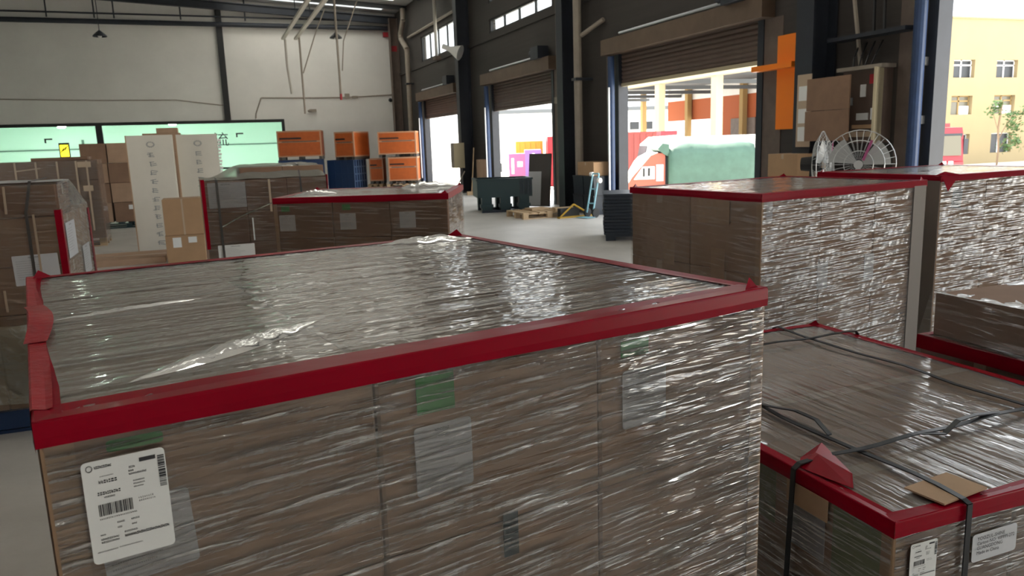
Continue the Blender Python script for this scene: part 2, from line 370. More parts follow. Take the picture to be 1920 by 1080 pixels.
# glazed office front: frame, panes, room behind
of = thing('window_20', 'long black framed glass office front in the end wall', None, (0, YB, 0), kind='structure')
MB().box(X0, GX+.1, -.04, .12, 2.83, 2.95).build('window_frame', 'frame_black', of)
MB().box(GX-.02, GX+.1, -.04, .12, 0, 2.83).build('window_frame', 'frame_black', of)
MB().box(X0, GX, -.02, .1, .9, .98).build('transom', 'frame_black', of)
MB().box(X0, GX, -.02, .1, 0, .08).build('transom', 'frame_black', of)
for x in (-4.12, -8.0): MB().box(x-.12, x+.12, -.03, .11, .08, 2.83).build('mullion', 'frame_black', of)
for a, b in ((X0, -8.1), (-7.9, -4.2), (-4.0, GX-.02)):
    for z0, z1 in ((.08, .9), (.98, 2.83)): MB().box(a, b, .03, .04, z0, z1).build('pane', 'office_glass', of)
orm = MB(); oy = YB+6
for P in ([(X0, oy, 0), (XR, oy, 0), (XR, oy, 3.0), (X0, oy, 3.0)], [(X0, YB+.2, 3.0), (XR, YB+.2, 3.0), (XR, oy, 3.0), (X0, oy, 3.0)],
          [(X0, YB+.2, 0), (X0, oy, 0), (XR, oy, 0), (XR, YB+.2, 0)], [(XR, YB+.2, 0), (XR, oy, 0), (XR, oy, 3), (XR, YB+.2, 3)], [(X0, YB+.2, 0), (X0, YB+.2, 3), (X0, oy, 3), (X0, oy, 0)]):
    orm.quad(P)
o = struct(orm.build('wall_office', 'office_wall')); o['label'] = 'mint white room behind the office glass'
o = struct(MB().box(X0, XR, oy-.05, oy-.01, 1.95, 2.0).box(.3, .36, oy-.05, oy-.01, 0, 2.4).box(-5.6, -5.5, oy-.05, oy-.01, 0, 2.4).build('trim_60', 'office_dark')); o['label'] = 'rail and posts on the far office wall'
LAMPS = ['lit office ceiling lamp beyond the left picture edge', 'lit office ceiling lamp left of the yellow sign', 'lit office ceiling lamp right of the thick mullion', 'lit office ceiling lamp above the white boxes', 'lit office ceiling lamp above the glass lettering', 'deeper office lamp behind the yellow sign', 'deeper office lamp behind the stacked cartons', 'office lamp beyond the end of the glass']
for k, (x, y) in enumerate([(-9.6, 37.2), (-7.2, 36.6), (-3.3, 37.0), (-.4, 37.4), (1.6, 37.2), (-6.0, 39.5), (-1.5, 39.5), (3.8, 38.6)]):
    r_ = thing('ceiling_lamp', LAMPS[k], 'lamp', (x, y, 3.0), group='office ceiling lamps')
    MB().cyl((0, 0, 0), (0, 0, -.05), .2, 14).build('rim', 'white', r_)
    MB().cyl((0, 0, -.05), (0, 0, -.10), .17, 14, r1=.12).build('diffuser', 'lamp_on', r_)
# the last character of the name on the glass
g_ = text_mesh('流', .62); g_.materials.append(M['frame_black'])
lt = bpy.data.objects.new('glass_lettering', g_); C.objects.link(lt); lt.location = (.18, YB-.012, 1.93); lt.rotation_euler = (rad(90), 0, 0)
tag(lt, 'dark green logistics character on the office glass beside the white panel', 'lettering')
sg = thing('wall_screen', 'yellow and black lit sign behind the office glass', 'sign', (-5.52, YB+.5, 0))
MB().box(-.19, .19, 0, .05, 1.60, 2.2).build('sign_frame', 'frame_black', sg)
MB().box(-.15, .15, -.01, 0, 1.65, 2.12).build('sign_face', 'screen', sg)
sb = MB()
for k in range(3): sb.cbox((-.08+.08*k, -.014, 1.9+.05*k), (.035, .006, .22), ry=.6)
sb.build('sign_marks', 'frame_black', sg)
MB().box(-.04, .04, 0, .06, 0, 1.6).build('sign_post', 'frame_black', sg)
def office_mark(x, z, w): return MB().box(x, x+w, YB-.012, YB-.006, z, z+.06).box(x, x+.06, YB-.012, YB-.006, z-.12, z)
tag(office_mark(1.1, 2.35, .3).build('door_bracket', 'frame_black'), 'small dark bracket on the office glass near the lettering', 'bracket')
tag(office_mark(-6.1, 2.32, .28).build('door_bracket', 'frame_black'), 'small dark bracket on the office glass left of the yellow sign', 'bracket')

# ================================================================== WRAPPED PALLET LOADS
def face(kind, w, d, h=0):
    """(s, t, off) -> local point on a face of a load; s along the face, t height (or depth on top)"""
    if kind == 'front': return lambda s, t, o=0: Vector((s, -o, t))
    if kind == 'left': return lambda s, t, o=0: Vector((-o, d-s, t))
    if kind == 'right': return lambda s, t, o=0: Vector((w+o, s, t))
    if kind == 'top': return lambda s, t, o=0: Vector((s, t, h+o))

def label_on(parent, F, s, t, w, h, tilt=0, off=.003, m='paper', marks=(), name='label', ink='ink', lab=None, rr=.06):
    """label whose lower left corner sits at (s,t); marks: rects in 0..1 label units"""
    ct, st = math.cos(tilt), math.sin(tilt)
    def P(a, b, o): return F(s + a*w*ct - b*h*st, t + a*w*st + b*h*ct, o)
    r = rr; ol = []
    for cx, cy, a0 in ((1-r, r*w/h, -90), (1-r, 1-r*w/h, 0), (r, 1-r*w/h, 90), (r, r*w/h, 180)):
        for k in range(4):
            a = rad(a0+30*k); ol.append((cx+r*math.cos(a), cy+r*w/h*math.sin(a)))
    mb = MB(); mb.quad([P(a, b, off) for a, b in ol]); mb.quad([P(a, b, off-.0008) for a, b in ol][::-1])
    n = len(ol)
    for k in range(n):
        a, b = ol[k], ol[(k+1) % n]; mb.quad([P(*a, off-.0008), P(*b, off-.0008), P(*b, off), P(*a, off)])
    o = mb.build(name, m, parent)
    if lab: o['label'] = lab
    if marks:
        pm = MB()
        for x0, y0, x1, y1 in marks: pm.quad([P(x0, y0, off+.0005), P(x1, y0, off+.0005), P(x1, y1, off+.0005), P(x0, y1, off+.0005)])
        pm.build('printing', ink, o)['kind'] = 'stuff'
    return o, P

def textrow(x0, x1, y, h, seed, gap=.25):
    r = random.Random(seed); out = []; x = x0
    while x < x1:
        cw = h*(.5+.5*r.random()); x2 = min(x1, x+cw)
        if r.random() < .5: out += [(x, y, x2, y+h*.35), (x+cw*.1, y+h*.6, x2, y+h)]
        else: out += [(x, y+h*.1, x+(x2-x)*.35, y+h), (x+(x2-x)*.55, y, x2, y+h*.8)]
        x = x2 + h*gap
    return out
def barcode(x0, x1, y0, y1, seed, n=26):
    r = random.Random(seed); out = []; x = x0; st = (x1-x0)/n
    while x < x1-st*.4:
        w = st*r.choice((.35, .5, .9)); out.append((x, y0, min(x1, x+w), y1)); x += w+st*r.choice((.3, .5, .8))
    return out
def shipping_marks(seed=1):
    m = []
    for k in range(12):   # round emblem as a ring of little pieces
        a = 2*math.pi*k/12; m.append((.09+.035*math.cos(a)-.006, .935+.028*math.sin(a)-.005, .09+.035*math.cos(a)+.006, .935+.028*math.sin(a)+.005))
    m += textrow(.15, .35, .925, .025, seed, .1)
    m += [(.68, .905, .88, .945)]
    m += textrow(.2, .36, .84, .008, seed+1) + textrow(.18, .40, .775, .032, seed+2) + textrow(.55, .62, .865, .02, seed+3)
    m += textrow(.54, .60, .83, .02, seed+4) + textrow(.54, .75, .80, .018, seed+5)
    m += textrow(.15, .42, .665, .03, seed+6) + textrow(.22, .35, .63, .016, seed+7)
    m += textrow(.58, .72, .73, .012, seed+8) + textrow(.58, .72, .70, .012, seed+9) + textrow(.58, .70, .67, .012, seed+10)
    m += barcode(.14, .55, .46, .575, seed+11) + textrow(.14, .58, .425, .015, seed+12, .6)
    m += textrow(.62, .80, .55, .014, seed+13, 1) + textrow(.62, .82, .52, .014, seed+14, .8)
    m += textrow(.33, .42, .36, .016, seed+15) + textrow(.50, .6, .36, .016, seed+16) + textrow(.33, .38, .31, .016, seed+17) + textrow(.5, .56, .31, .016, seed+18)
    m += textrow(.12, .18, .27, .015, seed+19) + textrow(.12, .33, .225, .018, seed+20) + textrow(.4, .56, .25, .016, seed+21) + textrow(.12, .33, .195, .018, seed+22)
    m += textrow(.40, .95, .205, .026, seed+23, .1) + textrow(.06, .30, .11, .012, seed+24, .3) + textrow(.32, .6, .115, .01, seed+25, .3)
    y = .62
    r = random.Random(seed+30)
    while y < .93:
        hh = r.choice((.006, .012, .02)); m.append((.90, y, .985, y+hh)); y += hh+r.choice((.004, .006, .01))
    return m
def doc_marks(seed=3):
    m = textrow(.35, .6, .90, .04, seed, .1)
    for k in range(9): m += textrow(.07, .07+.3*random.Random(seed+k).random()+.4, .80-.075*k, .018, seed+10+k, .5)
    return m

def grid_film(parent, pts_fn, nu, nv, U, V, m, name='stretch_film', amp=.002, seed=0, swap=False):
    """a film sheet as a gently uneven grid; pts_fn(a,b)->(point, normal), a,b in 0..1; UV in metres"""
    r = random.Random(seed); mb = MB(); G = []
    for j in range(nv+1):
        row = []
        for i in range(nu+1):
            p, n = pts_fn(i/nu, j/nv)
            e = .3*amp*(r.random()*2-1) if 0 < i < nu and 0 < j < nv else 0
            row.append(p + n*e)
        G.append(row)
    for j in range(nv):
        for i in range(nu):
            uv = [(i/nu*U, j/nv*V), ((i+1)/nu*U, j/nv*V), ((i+1)/nu*U, (j+1)/nv*V), (i/nu*U, (j+1)/nv*V)]
            if swap: uv = [(b, a) for a, b in uv]
            mb.quad([G[j][i], G[j][i+1], G[j+1][i+1], G[j+1][i]], uv, True)
    o = mb.build(name, m, parent, weld=True); return o

def carton_mesh(w, d, h, m='carton', tape=True):
    """one carton: body with softened edges, flap seam and a tape strip on top"""
    bm = bmesh.new(); bmesh.ops.create_cube(bm, size=1)
    for v in bm.verts: v.co = Vector(((v.co.x+.5)*w, (v.co.y+.5)*d, (v.co.z+.5)*h))
    bmesh.ops.bevel(bm, geom=bm.edges[:], offset=.004, segments=1, affect='EDGES')
    if tape:
        def q(pts):
            f = bm.faces.new([bm.verts.new(p) for p in pts]); f.material_index = 1
        y0, y1, e = d/2-.025, d/2+.025, .0012
        q([(.01, y0, h+e), (w-.01, y0, h+e), (w-.01, y1, h+e), (.01, y1, h+e)])
        for x, s in ((-e, 1), (w+e, -1)):
            P = [(x, y0, h-.07), (x, y0, h-.004), (x, y1, h-.004), (x, y1, h-.07)]
            q(P if s > 0 else P[::-1])
    me = bpy.data.meshes.new('carton'); bm.to_mesh(me); bm.free()
    me.materials.append(M[m]); me.materials.append(M['packtape']); return me

def wood_pallet(parent, w, d, m='wood', h=.14, name='pallet'):
    mb = MB()
    for k in range(3):
        y = (0, d/2-.05, d-.1)[k]
        mb.box(0, w, y, y+.1, 0, .02)
        for x in (0, w/2-.06, w-.12): mb.box(x, x+.12, y, y+.1, .02, .1)
    n = 6
    for k in range(n): x = k*(w-.12)/(n-1); mb.box(x, x+.12, 0, d, .1+.001, h)
    return mb.build(name, m, parent)

def tape_strip(parent, p0, p1, nout, z, win, drop, m='red_tape', seed=0, n=26, wob=.004, off=.0075, name='red_tape'):
    """adhesive tape folded over a top edge from p0 to p1; nout points out of the side face"""
    r = random.Random(seed); p0 = Vector(p0); p1 = Vector(p1); no = Vector(nout); rows = []
    ex = (p1-p0).normalized()*off; p0 = p0-ex; p1 = p1+ex
    ph = [r.random()*6.28 for _ in range(4)]
    for k in range(n+1):
        a = k/n; p = p0.lerp(p1, a)
        wi_ = win + wob*(math.sin(5*a+ph[0])+.6*math.sin(13*a+ph[1])+.8*(r.random()-.5)*.6)
        dr = drop + wob*.6*(math.sin(4*a+ph[2])+.5*math.sin(11*a+ph[3]))
        row = [p - no*wi_ + Vector((0, 0, z+off)), p - no*wi_*.5 + Vector((0, 0, z+off+.0012*math.sin(9*a+ph[1]))),
               p + no*(off-.003) + Vector((0, 0, z+off+.0015)), p + no*(off-.0008) + Vector((0, 0, z+off)), p + no*off + Vector((0, 0, z+off-.003)),
               p + no*(off+.001) + Vector((0, 0, z-dr*.5)), p + no*off + Vector((0, 0, z-dr))]
        rows.append(row)
    mb = MB()
    for A, B in zip(rows, rows[1:]):
        for k in range(len(A)-1): mb.quad([A[k], A[k+1], B[k+1], B[k]], smooth=False)
    return mb.build(name, m, parent, weld=True)

def corner_fin(parent, c, a, b, h, m='red_tape', name='tape_fold'):
    """tape pinched up at a corner: a small folded fin"""
    c = Vector(c); a = Vector(a); b = Vector(b); t = c + a*.35 + b*.35 + Vector((0, 0, h))
    mb = MB(); z = Vector((0, 0, .004))
    mid = c + a*.15 + b*.15 + Vector((0, 0, h*.4))
    for P in ([c+z, c+a+z, mid+a*.35, mid], [mid, mid+a*.35, t], [c+z, mid, c+b*.45+z], [mid, t, c+b*.45+z], [c+a+z, c+b*.6+z, t], [c+a+z, t, mid+a*.35]):
        mb.quad(P); mb.quad([p+Vector((.0006, .0006, -.0012)) for p in P][::-1])
    return mb.build(name, m, parent)

def wrapped_load(name, label, cat, loc, rz, w, d, top, nx, ny, nl, film=('film_side', 'film_top'), tape=(.07, .025), pal=.15,
                 cm='carton', fins=True, swap=False, res=(60, 40), amp=.002, seed=0, palmat='wood', sides='flr', edge=True, tapem='red_tape', hump=None, group=None, bottom=None):
    r_ = thing(name, label, cat, (loc[0], loc[1], 0), rad(rz), group)
    wood_pallet(r_, w, d, palmat)
    h = (top-pal)/nl; g = .004; cw, cdp = w/nx, d/ny
    me = carton_mesh(cw-g, cdp-g, h-g*.6, cm)
    rr = random.Random(seed)
    for l in range(nl):
        for i in range(nx):
            for j in range(ny):
                inst(me, 'carton', (i*cw+g/2+rr.uniform(-.0015, .0015), j*cdp+g/2+rr.uniform(-.0015, .0015), pal+l*h), r_)
    o = .006; b = .06; X, Y, Z = Vector((1, 0, 0)), Vector((0, 1, 0)), Vector((0, 0, 1))
    nu, nv = res; H = top-b
    if 'f' in sides: grid_film(r_, lambda a, t: (Vector((a*w, -o, b+t*H)), -Y), nu, nv, w, H, film[0], amp=amp, seed=seed+1)
    if 'l' in sides: grid_film(r_, lambda a, t: (Vector((-o, d-a*d, b+t*H)), -X), nu, nv, d, H, film[-1] if len(film) > 2 else film[0], amp=amp, seed=seed+2)
    if 'r' in sides: grid_film(r_, lambda a, t: (Vector((w+o, a*d, b+t*H)), X), nu, nv, d, H, film[0], amp=amp, seed=seed+3)
    grid_film(r_, lambda a, t: (Vector((a*w, t*d, top+o)), Z), nu, nu, w, d, film[1], amp=amp*1.2, seed=seed+4, swap=swap)
    if tape:
        dr = tape[-1]; wis = tape[:-1] if len(tape) == 5 else [tape[0]]*4
        for k, (p0, p1, n_) in enumerate((((0, 0, 0), (w, 0, 0), -Y), ((w, 0, 0), (w, d, 0), X), ((w, d, 0), (0, d, 0), Y), ((0, d, 0), (0, 0, 0), -X))):
            tape_strip(r_, p0, p1, n_, top, wis[k], dr, tapem, seed+10+k)
        if fins:
            for (cx, cy, ax, by) in ((0, 0, 1, 1), (w, 0, -1, 1), (w, d, -1, -1), (0, d, 1, -1)):
                corner_fin(r_, (cx, cy, top), (ax*.05, 0, 0), (0, by*.05, 0), .028*(1 if (cx, cy) != (0, 0) else .01), tapem)
    if edge:   # cardboard corner boards at the standing edges
        for (cx, cy, sx, sy) in ((0, 0, 1, 1), (w, 0, -1, 1))[:1 if edge == 'l' else 2]:
            mb = MB(); ew = .02 if edge == 'l' else .03; x0, x1 = sorted((cx-.003*sx, cx+ew*sx)); y0, y1 = sorted((cy-.003*sy, cy+ew*sy))
            mb.box(x0, x1, min(cy-.004*sy, cy-.001*sy), max(cy-.004*sy, cy-.001*sy), .12, top); mb.box(min(cx-.004*sx, cx-.001*sx), max(cx-.004*sx, cx-.001*sx), y0, y1, .12, top)
            mb.build('corner_board', 'kraft_edge', r_)
    return r_

# --- the big load in front
main = wrapped_load('wrapped_pallet_load', 'large film wrapped carton load in front with barcode shipping label and red taped rim', 'pallet load', (-.21, .97), 10.9, 1.2, 1.24, 1.35, 3, 2, 4,
                    res=(110, 60), amp=.0022, seed=3, tape=(.055, .024, .022, .02, .026))
F = face('front', 1.2, 1.24)
label_on(main, F, .045, 1.135, .105, .10, .05, .0045, 'paper_grey', doc_marks(5), lab='pale document label behind the white shipping label', ink='greyink', rr=.05)
label_on(main, F, .062, 1.305, .062, .014, 0, .004, 'green_sticker', lab='green sticker edge under the rim')
label_on(main, F, .033, 1.172, .09, .128, 0, .0095, 'paper', shipping_marks(1), lab='white shipping label with barcode and black print')
label_on(main, F, .462, 1.262, .062, .06, 0, .0035, 'green_sticker', lab='green square sticker beneath the film', rr=.02)
label_on(main, F, .455, 1.135, .095, .108, 0, .0035, 'paper_grey', doc_marks(40), lab='printed document label under the film', ink='greyink')
label_on(main, F, .845, 1.28, .062, .03, 0, .0035, 'green_sticker', lab='small green sticker half under the rim', rr=.02)
label_on(main, F, .848, 1.15, .10, .105, 0, .0035, 'paper_grey', doc_marks(60), lab='document label under streaky film', ink='greyink')
label_on(main, F, .60, .99, .028, .075, 0, .0035, 'teal', lab='dark green mark on the lower carton', rr=.02)
# light red crumpled tape along the near left rim
tape_strip(main, (-.002, 1.24, 0), (0, .05, 0), (-1, 0, 0), 1.350, .016, .022, 'red_tape_thin', 77, 22, .004, .0092, name='crumpled_tape')
mb = MB(); rr = random.Random(5)
pts = []
for k in range(13):
    a = k/12; pts.append((Vector((-.015+.01*math.sin(math.pi*a), .42+.36*a, 1.362+.012*math.sin(math.pi*a))), Vector((.018+.014*math.sin(math.pi*a), .42+.36*a, 1.363+.006*math.sin(math.pi*a)))))
for A, B in zip(pts, pts[1:]): mb.quad([A[0], A[1], B[1], B[0]], smooth=True)
mb.build('tape_loop', 'red_tape_thin', main, weld=True)
# raised film fold on top and a wide crease
def fold(parent, p, q, h, wd, m='film_loose', seed=0, n=24, name='film_fold', z=1.357):
    r = random.Random(seed); p = Vector(p); q = Vector(q); d_ = (q-p); nrm = Vector((-d_.y, d_.x, 0)).normalized(); rows = []
    for k in range(n+1):
        a = k/n; c_ = p.lerp(q, a); e = math.sin(math.pi*a)
        hh = h*e*(.7+.5*r.random()); rows.append([c_-nrm*wd*e+Vector((0, 0, z)), c_-nrm*wd*.3*e+Vector((0, 0, z+hh)), c_+nrm*wd*.2*e+Vector((0, 0, z+hh*.9)), c_+nrm*wd*e+Vector((0, 0, z))])
    mb = MB()
    for A, B in zip(rows, rows[1:]):
        for k in range(3): mb.quad([A[k], A[k+1], B[k+1], B[k]], [(.1*k, a*.02) for a in (0, 1)] + [(.1*k+.1, .02), (.1*k+.1, 0)], True)
    return mb.build(name, m, parent, weld=True)
fold(main, (.10, .10, 0), (.42, .30, 0), .012, .035, 'film_top', 1)
fold(main, (.9, 1.19, 0), (1.19, 1.12, 0), .02, .04, 'film_top', 2)
fold(main, (.02, .62, 0), (.3, .66, 0), .006, .012, 'film_top', 3)

# --- load behind on the left of the aisle
ml = wrapped_load('wrapped_pallet_load', 'low wide carton load with red rim and three white squares, behind the front load', 'pallet load', (.39, 5.8), -23.2, 1.25, 1.05, 1.3, 3, 2, 4,
                  film=('film_far', 'film_top'), res=(30, 20), amp=.004, seed=23, tape=(.05, .035), cm='carton_b', edge='l')
F = face('front', 1.25, 1.05)
for s in (.03, .47, .90):
    label_on(ml, F, s, 1.07, .115, .115, 0, .004, 'paper_grey', doc_marks(int(s*100)), lab='square white document label', ink='greyink', rr=.03)
for s in (.05, .49): label_on(ml, F, s, 1.21, .06, .04, 0, .0035, 'green_sticker', lab='faint green sticker under film', rr=.02)
fold(ml, (.75, .9, 0), (1.23, .98, 0), .05, .10, 'film_top', 5, z=1.305)
fold(ml, (.05, .3, 0), (.35, .45, 0), .035, .06, 'film_top', 6, z=1.305)

# --- tall load right of the front one
rt = wrapped_load('wrapped_pallet_load', 'tall carton load in heavily streaked film, standing behind the strapped low load', 'pallet load', (2.5, 3.11), 8.6, 1.31, 1.02, 1.35, 3, 2, 3,
                  film=('film_rt', 'film_top', 'film_far'), res=(60, 40), amp=.003, seed=33, tape=(.05, .03))
F = face('left', 1.31, 1.02)
label_on(rt, F, .57, 1.19, .24, .13, 0, .004, 'kraft_edge', lab='blank tan sheet under film', rr=.02)
label_on(rt, F, .30, .93, .09, .15, 0, .004, 'kraft_edge', lab='tan card strip under film', rr=.02)
label_on(rt, F, .68, .9, .10, .16, 0, .004, 'kraft_edge', lab='tan card strip under film', rr=.02)
F = face('front', 1.31, 1.02)
label_on(rt, F, .012, 1.22, .06, .12, 0, .004, 'paper_grey', doc_marks(9), lab='grey label at the corner', rr=.03)
for s, t in ((.42, .83), (.80, .84)): label_on(rt, F, s, t, .08, .14, 0, .004, 'paper_grey', lab='faint pale label under film', rr=.03)
MB().box(1.20, 1.31, -.008, -.003, .1, 1.345).build('corner_board', 'grey_board', rt)['label'] = 'grey edge board behind film'

# --- far right tall load
rf = wrapped_load('wrapped_pallet_load', 'tall film wrapped load by the open loading door, far right', 'pallet load', (4.05, 3.42), 3.1, 1.25, .95, 1.36, 3, 2, 3,
                  film=('film_rt', 'film_top'), res=(50, 40), amp=.003, seed=43, tape=(.06, .03))
F = face('front', 1.25, .95)
label_on(rf, F, .10, 1.17, .085, .12, -.1, .004, 'greyink', lab='dark grey label under film', rr=.03)
MB().box(-.008, -.003, -.002, .1, .1, 1.34).build('corner_board', 'grey_board', rf)
corner_fin(rf, (.0, .0, 1.36), (.16, -.03, 0), (-.05, .05, 0), .03)
mb = MB(); mb.quad([(0, -.012, 1.35), (.13, -.012, 1.352), (.05, -.014, 1.27)]); mb.quad([(.05, -.0135, 1.27), (.13, -.0115, 1.352), (0, -.0115, 1.35)]); mb.build('tape_fold', 'red_tape', rf)

# --- strapped low load at the right front
lo = wrapped_load('strapped_pallet_load', 'low strapped carton load with silver film top and red tape, lower right', 'pallet load', (1.32, 1.17), 0, 1.13, 1.49, .8, 3, 3, 2,
                  film=('film_side', 'film_top'), res=(60, 40), amp=.0035, seed=53, tape=(.03, .032), swap=True)
F = face('left', 1.13, 1.49); D_ = 1.49
# left face: s runs from far (0) to near (1.49)
label_on(lo, F, 1.175, .60, .115, .16, 0, .0035, 'paper_grey', doc_marks(21), lab='large grey document under film', ink='greyink', rr=.02)
label_on(lo, F, 1.315, .55, .145, .22, 0, .0035, 'olive_sheet', lab='olive green sheet under film', rr=.01)
label_on(lo, F, 1.04, .62, .07, .15, 0, .0035, 'olive_sheet', lab='olive green sheet half hidden', rr=.01)
label_on(lo, F, 1.16, .715, .145, .058, 0, .0115, 'kraft_edge', lab='tan cardboard pad under the strap', rr=.01)
F = face('front', 1.13, 1.49)
o, P = label_on(lo, F, .04, .645, .08, .10, 0, .0105, 'paper', shipping_marks(7), lab='white shipping label with barcode')
o, P = label_on(lo, F, .232, .655, .145, .07, .015, .0105, 'paper_grey', lab='grey carton number label')
tm = text_mesh('YOOZUL-SHINE\nCarton NO: VIPPPI-272\nGUANGDONG\nMade in China', .0125, 'printing', .95); tm.materials.append(M['ink'])
to = bpy.data.objects.new('printing', tm); C.objects.link(to); to.parent = o; to.location = (.245, -.0118, .709); to.rotation_euler = (rad(90), 0, 0)
def strap(parent, pts, wdt, side, m='strap', name='strap', th=.0016):
    """flat band along pts; side = width direction"""
    mb = MB(); sd_ = Vector(side)*wdt/2
    P = [Vector(p) for p in pts]
    for k in range(len(P)-1):
        a, b = P[k], P[k+1]; d_ = (b-a).normalized(); n_ = d_.cross(Vector(side)).normalized()*th
        q = [a-sd_, b-sd_, b+sd_, a+sd_]; mb.quad([p+n_ for p in q], smooth=True); mb.quad([p-n_ for p in q][::-1], smooth=True)
        mb.quad([a-sd_-n_, b-sd_-n_, b-sd_+n_, a-sd_+n_]); mb.quad([a+sd_+n_, b+sd_+n_, b+sd_-n_, a+sd_-n_])
    return mb.build(name, m, parent)
zt = .8145
def band_y(x, m='strap', amp=.004, dz=0):   # band running along y over the top and down both ends
    pts = [(x+.004, -.016, .08), (x, -.016, zt-.004)] + [(x+.012*math.sin(k*.7), 1.49*k/20, zt+dz+amp*(.5+.5*math.sin(k*1.3))) for k in range(21)] + [(x, 1.502, zt-.004), (x, 1.502, .08)]
    return strap(lo, pts, .016, (1, 0, 0), m)
def band_x(y, m='strap', amp=.006, slope=0):
    pts = [(-.018, y+.03, .08), (-.018, y, zt-.004)] + [(1.13*k/20, y+slope*k/20, zt+.006+amp*(.5+.5*math.sin(k*1.1))) for k in range(21)] + [(1.142, y+slope, zt-.004), (1.142, y+slope, .08)]
    return strap(lo, pts, .016, (0, 1, 0), m)
band_y(.205); band_y(.91); band_x(.30, slope=.045); band_x(1.26, slope=.0)
# loose strap tail and cardboard pads under the straps
strap(lo, [(.21, .42, zt+.006), (.235, .50, zt+.02), (.23, .58, zt+.022), (.21, .66, zt+.012), (.205, .72, zt+.004)], .015, (1, 0, 0), name='strap_tail')
strap(lo, [(.42, .315, zt+.012), (.50, .30, zt+.003), (.58, .325, zt+.02), (.66, .335, zt+.02), (.75, .335, zt+.012)], .015, (0, 1, 0), name='strap_tail')
MB().cbox((.22, .06, .8145), (.16, .10, .004), rz=.12).build('cardboard_pad', 'kraft_edge', lo)
mb = MB(); q = [Vector(p) for p in ((.0, .30, .813), (.03, .15, .813), (.075, .20, .822), (.06, .31, .838), (.135, .37, .83), (.03, .33, .822))]
for P in ([q[0], q[1], q[2], q[3]], [q[3], q[2], q[4]], [q[0], q[3], q[5]], [q[3], q[4], q[5]]):
    mb.quad(P); mb.quad([p-Vector((0, 0, .001)) for p in P][::-1])
mb.build('tape_fold', 'red_tape', lo)

# --- right edge: low load with a grey wrapped upper carton
ce = wrapped_load('wrapped_pallet_load', 'dark brown load with crumpled clear film on top, at the right edge', 'pallet load', (2.62, 1.18), 0, 1.1, 1.08, .82, 2, 2, 2,
                  film=('film_far', 'film_top'), res=(40, 24), amp=.004, seed=63, tape=(.02, .045), fins=False, cm='carton_b', edge=False)
me = carton_mesh(1.04, 1.03, .17, 'carton_b'); inst(me, 'carton', (.045, .03, .826), ce)
grid_film(ce, lambda a, t: (Vector((.04+1.05*a, .025+1.04*t, 1.0+.012*math.sin(7*a)*math.sin(5*t))), Vector((0, 0, 1))), 30, 30, 1.05, 1.04, 'film_crumple', amp=.012, seed=9)
grid_film(ce, lambda a, t: (Vector((-.02+.058*t, 1.075-1.06*a, .83+.17*t)), Vector((-1, 0, 0))), 30, 10, 1.06, .2, 'film_far', amp=.004, seed=10)

# --- load on the far left with a black strap and red taped edges
lf = thing('wrapped_pallet_load', 'tall wrapped carton load with dark strap and grey documents, at the left edge', 'pallet load', (-2.10, 5.3, 0))
wood_pallet(lf, 1.22, 1.1, 'blue_crate'); MB().box(0, 1.22, -.012, -.002, .03, .14).build('pallet_skirt', 'blue_crate', lf)
me = carton_mesh(.40, .54, .285, 'carton')
for l in range(4):
    for i in range(3):
        for j in range(2): inst(me, 'carton', (.005+i*.405, .005+j*.55, .145+l*.29), lf)
me = carton_mesh(.40, .46, .185, 'carton_b')
for i in range(3): inst(me, 'carton', (.005+i*.405, .005, 1.306), lf)
Fr = face('front', 1.22, 1.1)
grid_film(lf, lambda a, t: (Vector((1.22*a, -.006, .06+1.44*t)), Vector((0, -1, 0))), 30, 30, 1.2, 1.44, 'film_far', amp=.004, seed=2)
def slope_top(a, t):
    z = 1.5 if t < .4 else 1.5-.20*(t-.4)/.6
    return Vector((1.225*a, 1.1*t, z+.008+.01*math.sin(9*a+4*t)*math.sin(8*t))), Vector((0, 0, 1))
grid_film(lf, slope_top, 30, 30, 1.22, 1.1, 'film_crumple', amp=.006, seed=3)
def slope_side(a, t):
    z = 1.5 if a < .4 else 1.5-.20*(a-.4)/.6
    return Vector((1.226, 1.1*a, .06+(z-.05)*t)), Vector((1, 0, 0))
grid_film(lf, slope_side, 30, 30, 1.1, 1.44, 'film_rt', amp=.005, seed=4)
# standing red tape at both ends of the side face
for y in (0, 1.1):
    pm = MB(); z1 = 1.34 if y == 0 else 1.28
    for k in range(12):
        a0, a1 = .5+(z1-.5)*k/12, .5+(z1-.5)*(k+1)/12
        s_ = 1 if y == 0 else -1
        pm.quad([(1.229, y+s_*.05, a0), (1.229, y+s_*.05, a1), (1.231, y-s_*.004, a1), (1.231, y-s_*.004, a0)][::s_]); pm.quad([(1.231, y-s_*.006, a0), (1.231, y-s_*.006, a1), (1.195, y-s_*.010, a1), (1.195, y-s_*.010, a0)][::s_])
    pm.build('red_tape', 'red_tape', lf)
label_on(lf, Fr, .945, .90, .24, .18, .02, .009, 'paper_grey', doc_marks(31), lab='pale grey document on the front', rr=.02, ink='greyink')
Fs = face('right', 1.22, 1.1)
label_on(lf, Fs, .10, 1.03, .33, .22, 0, .008, 'paper_grey', doc_marks(33), lab='white document on the side', rr=.02, ink='greyink')
label_on(lf, Fs, .62, .85, .3, .2, 0, .008, 'paper_grey', doc_marks(35), lab='white document on the side', rr=.02, ink='greyink')
strap(lf, [(1.05, -.012, .1), (1.05, -.012, 1.33), (1.07, -.008, 1.42), (1.09, .0, 1.515), (1.09, .5, 1.52)], .016, (1, 0, 0), 'strap_grey')
strap(lf, [(1.085, -.009, .95), (1.085, -.009, 1.32)], .012, (1, 0, 0), 'packtape', name='carton_tape')
strap(lf, [(.95, -.009, 1.33), (.955, -.009, 1.49)], .012, (1, 0, 0), 'packtape', name='carton_tape')
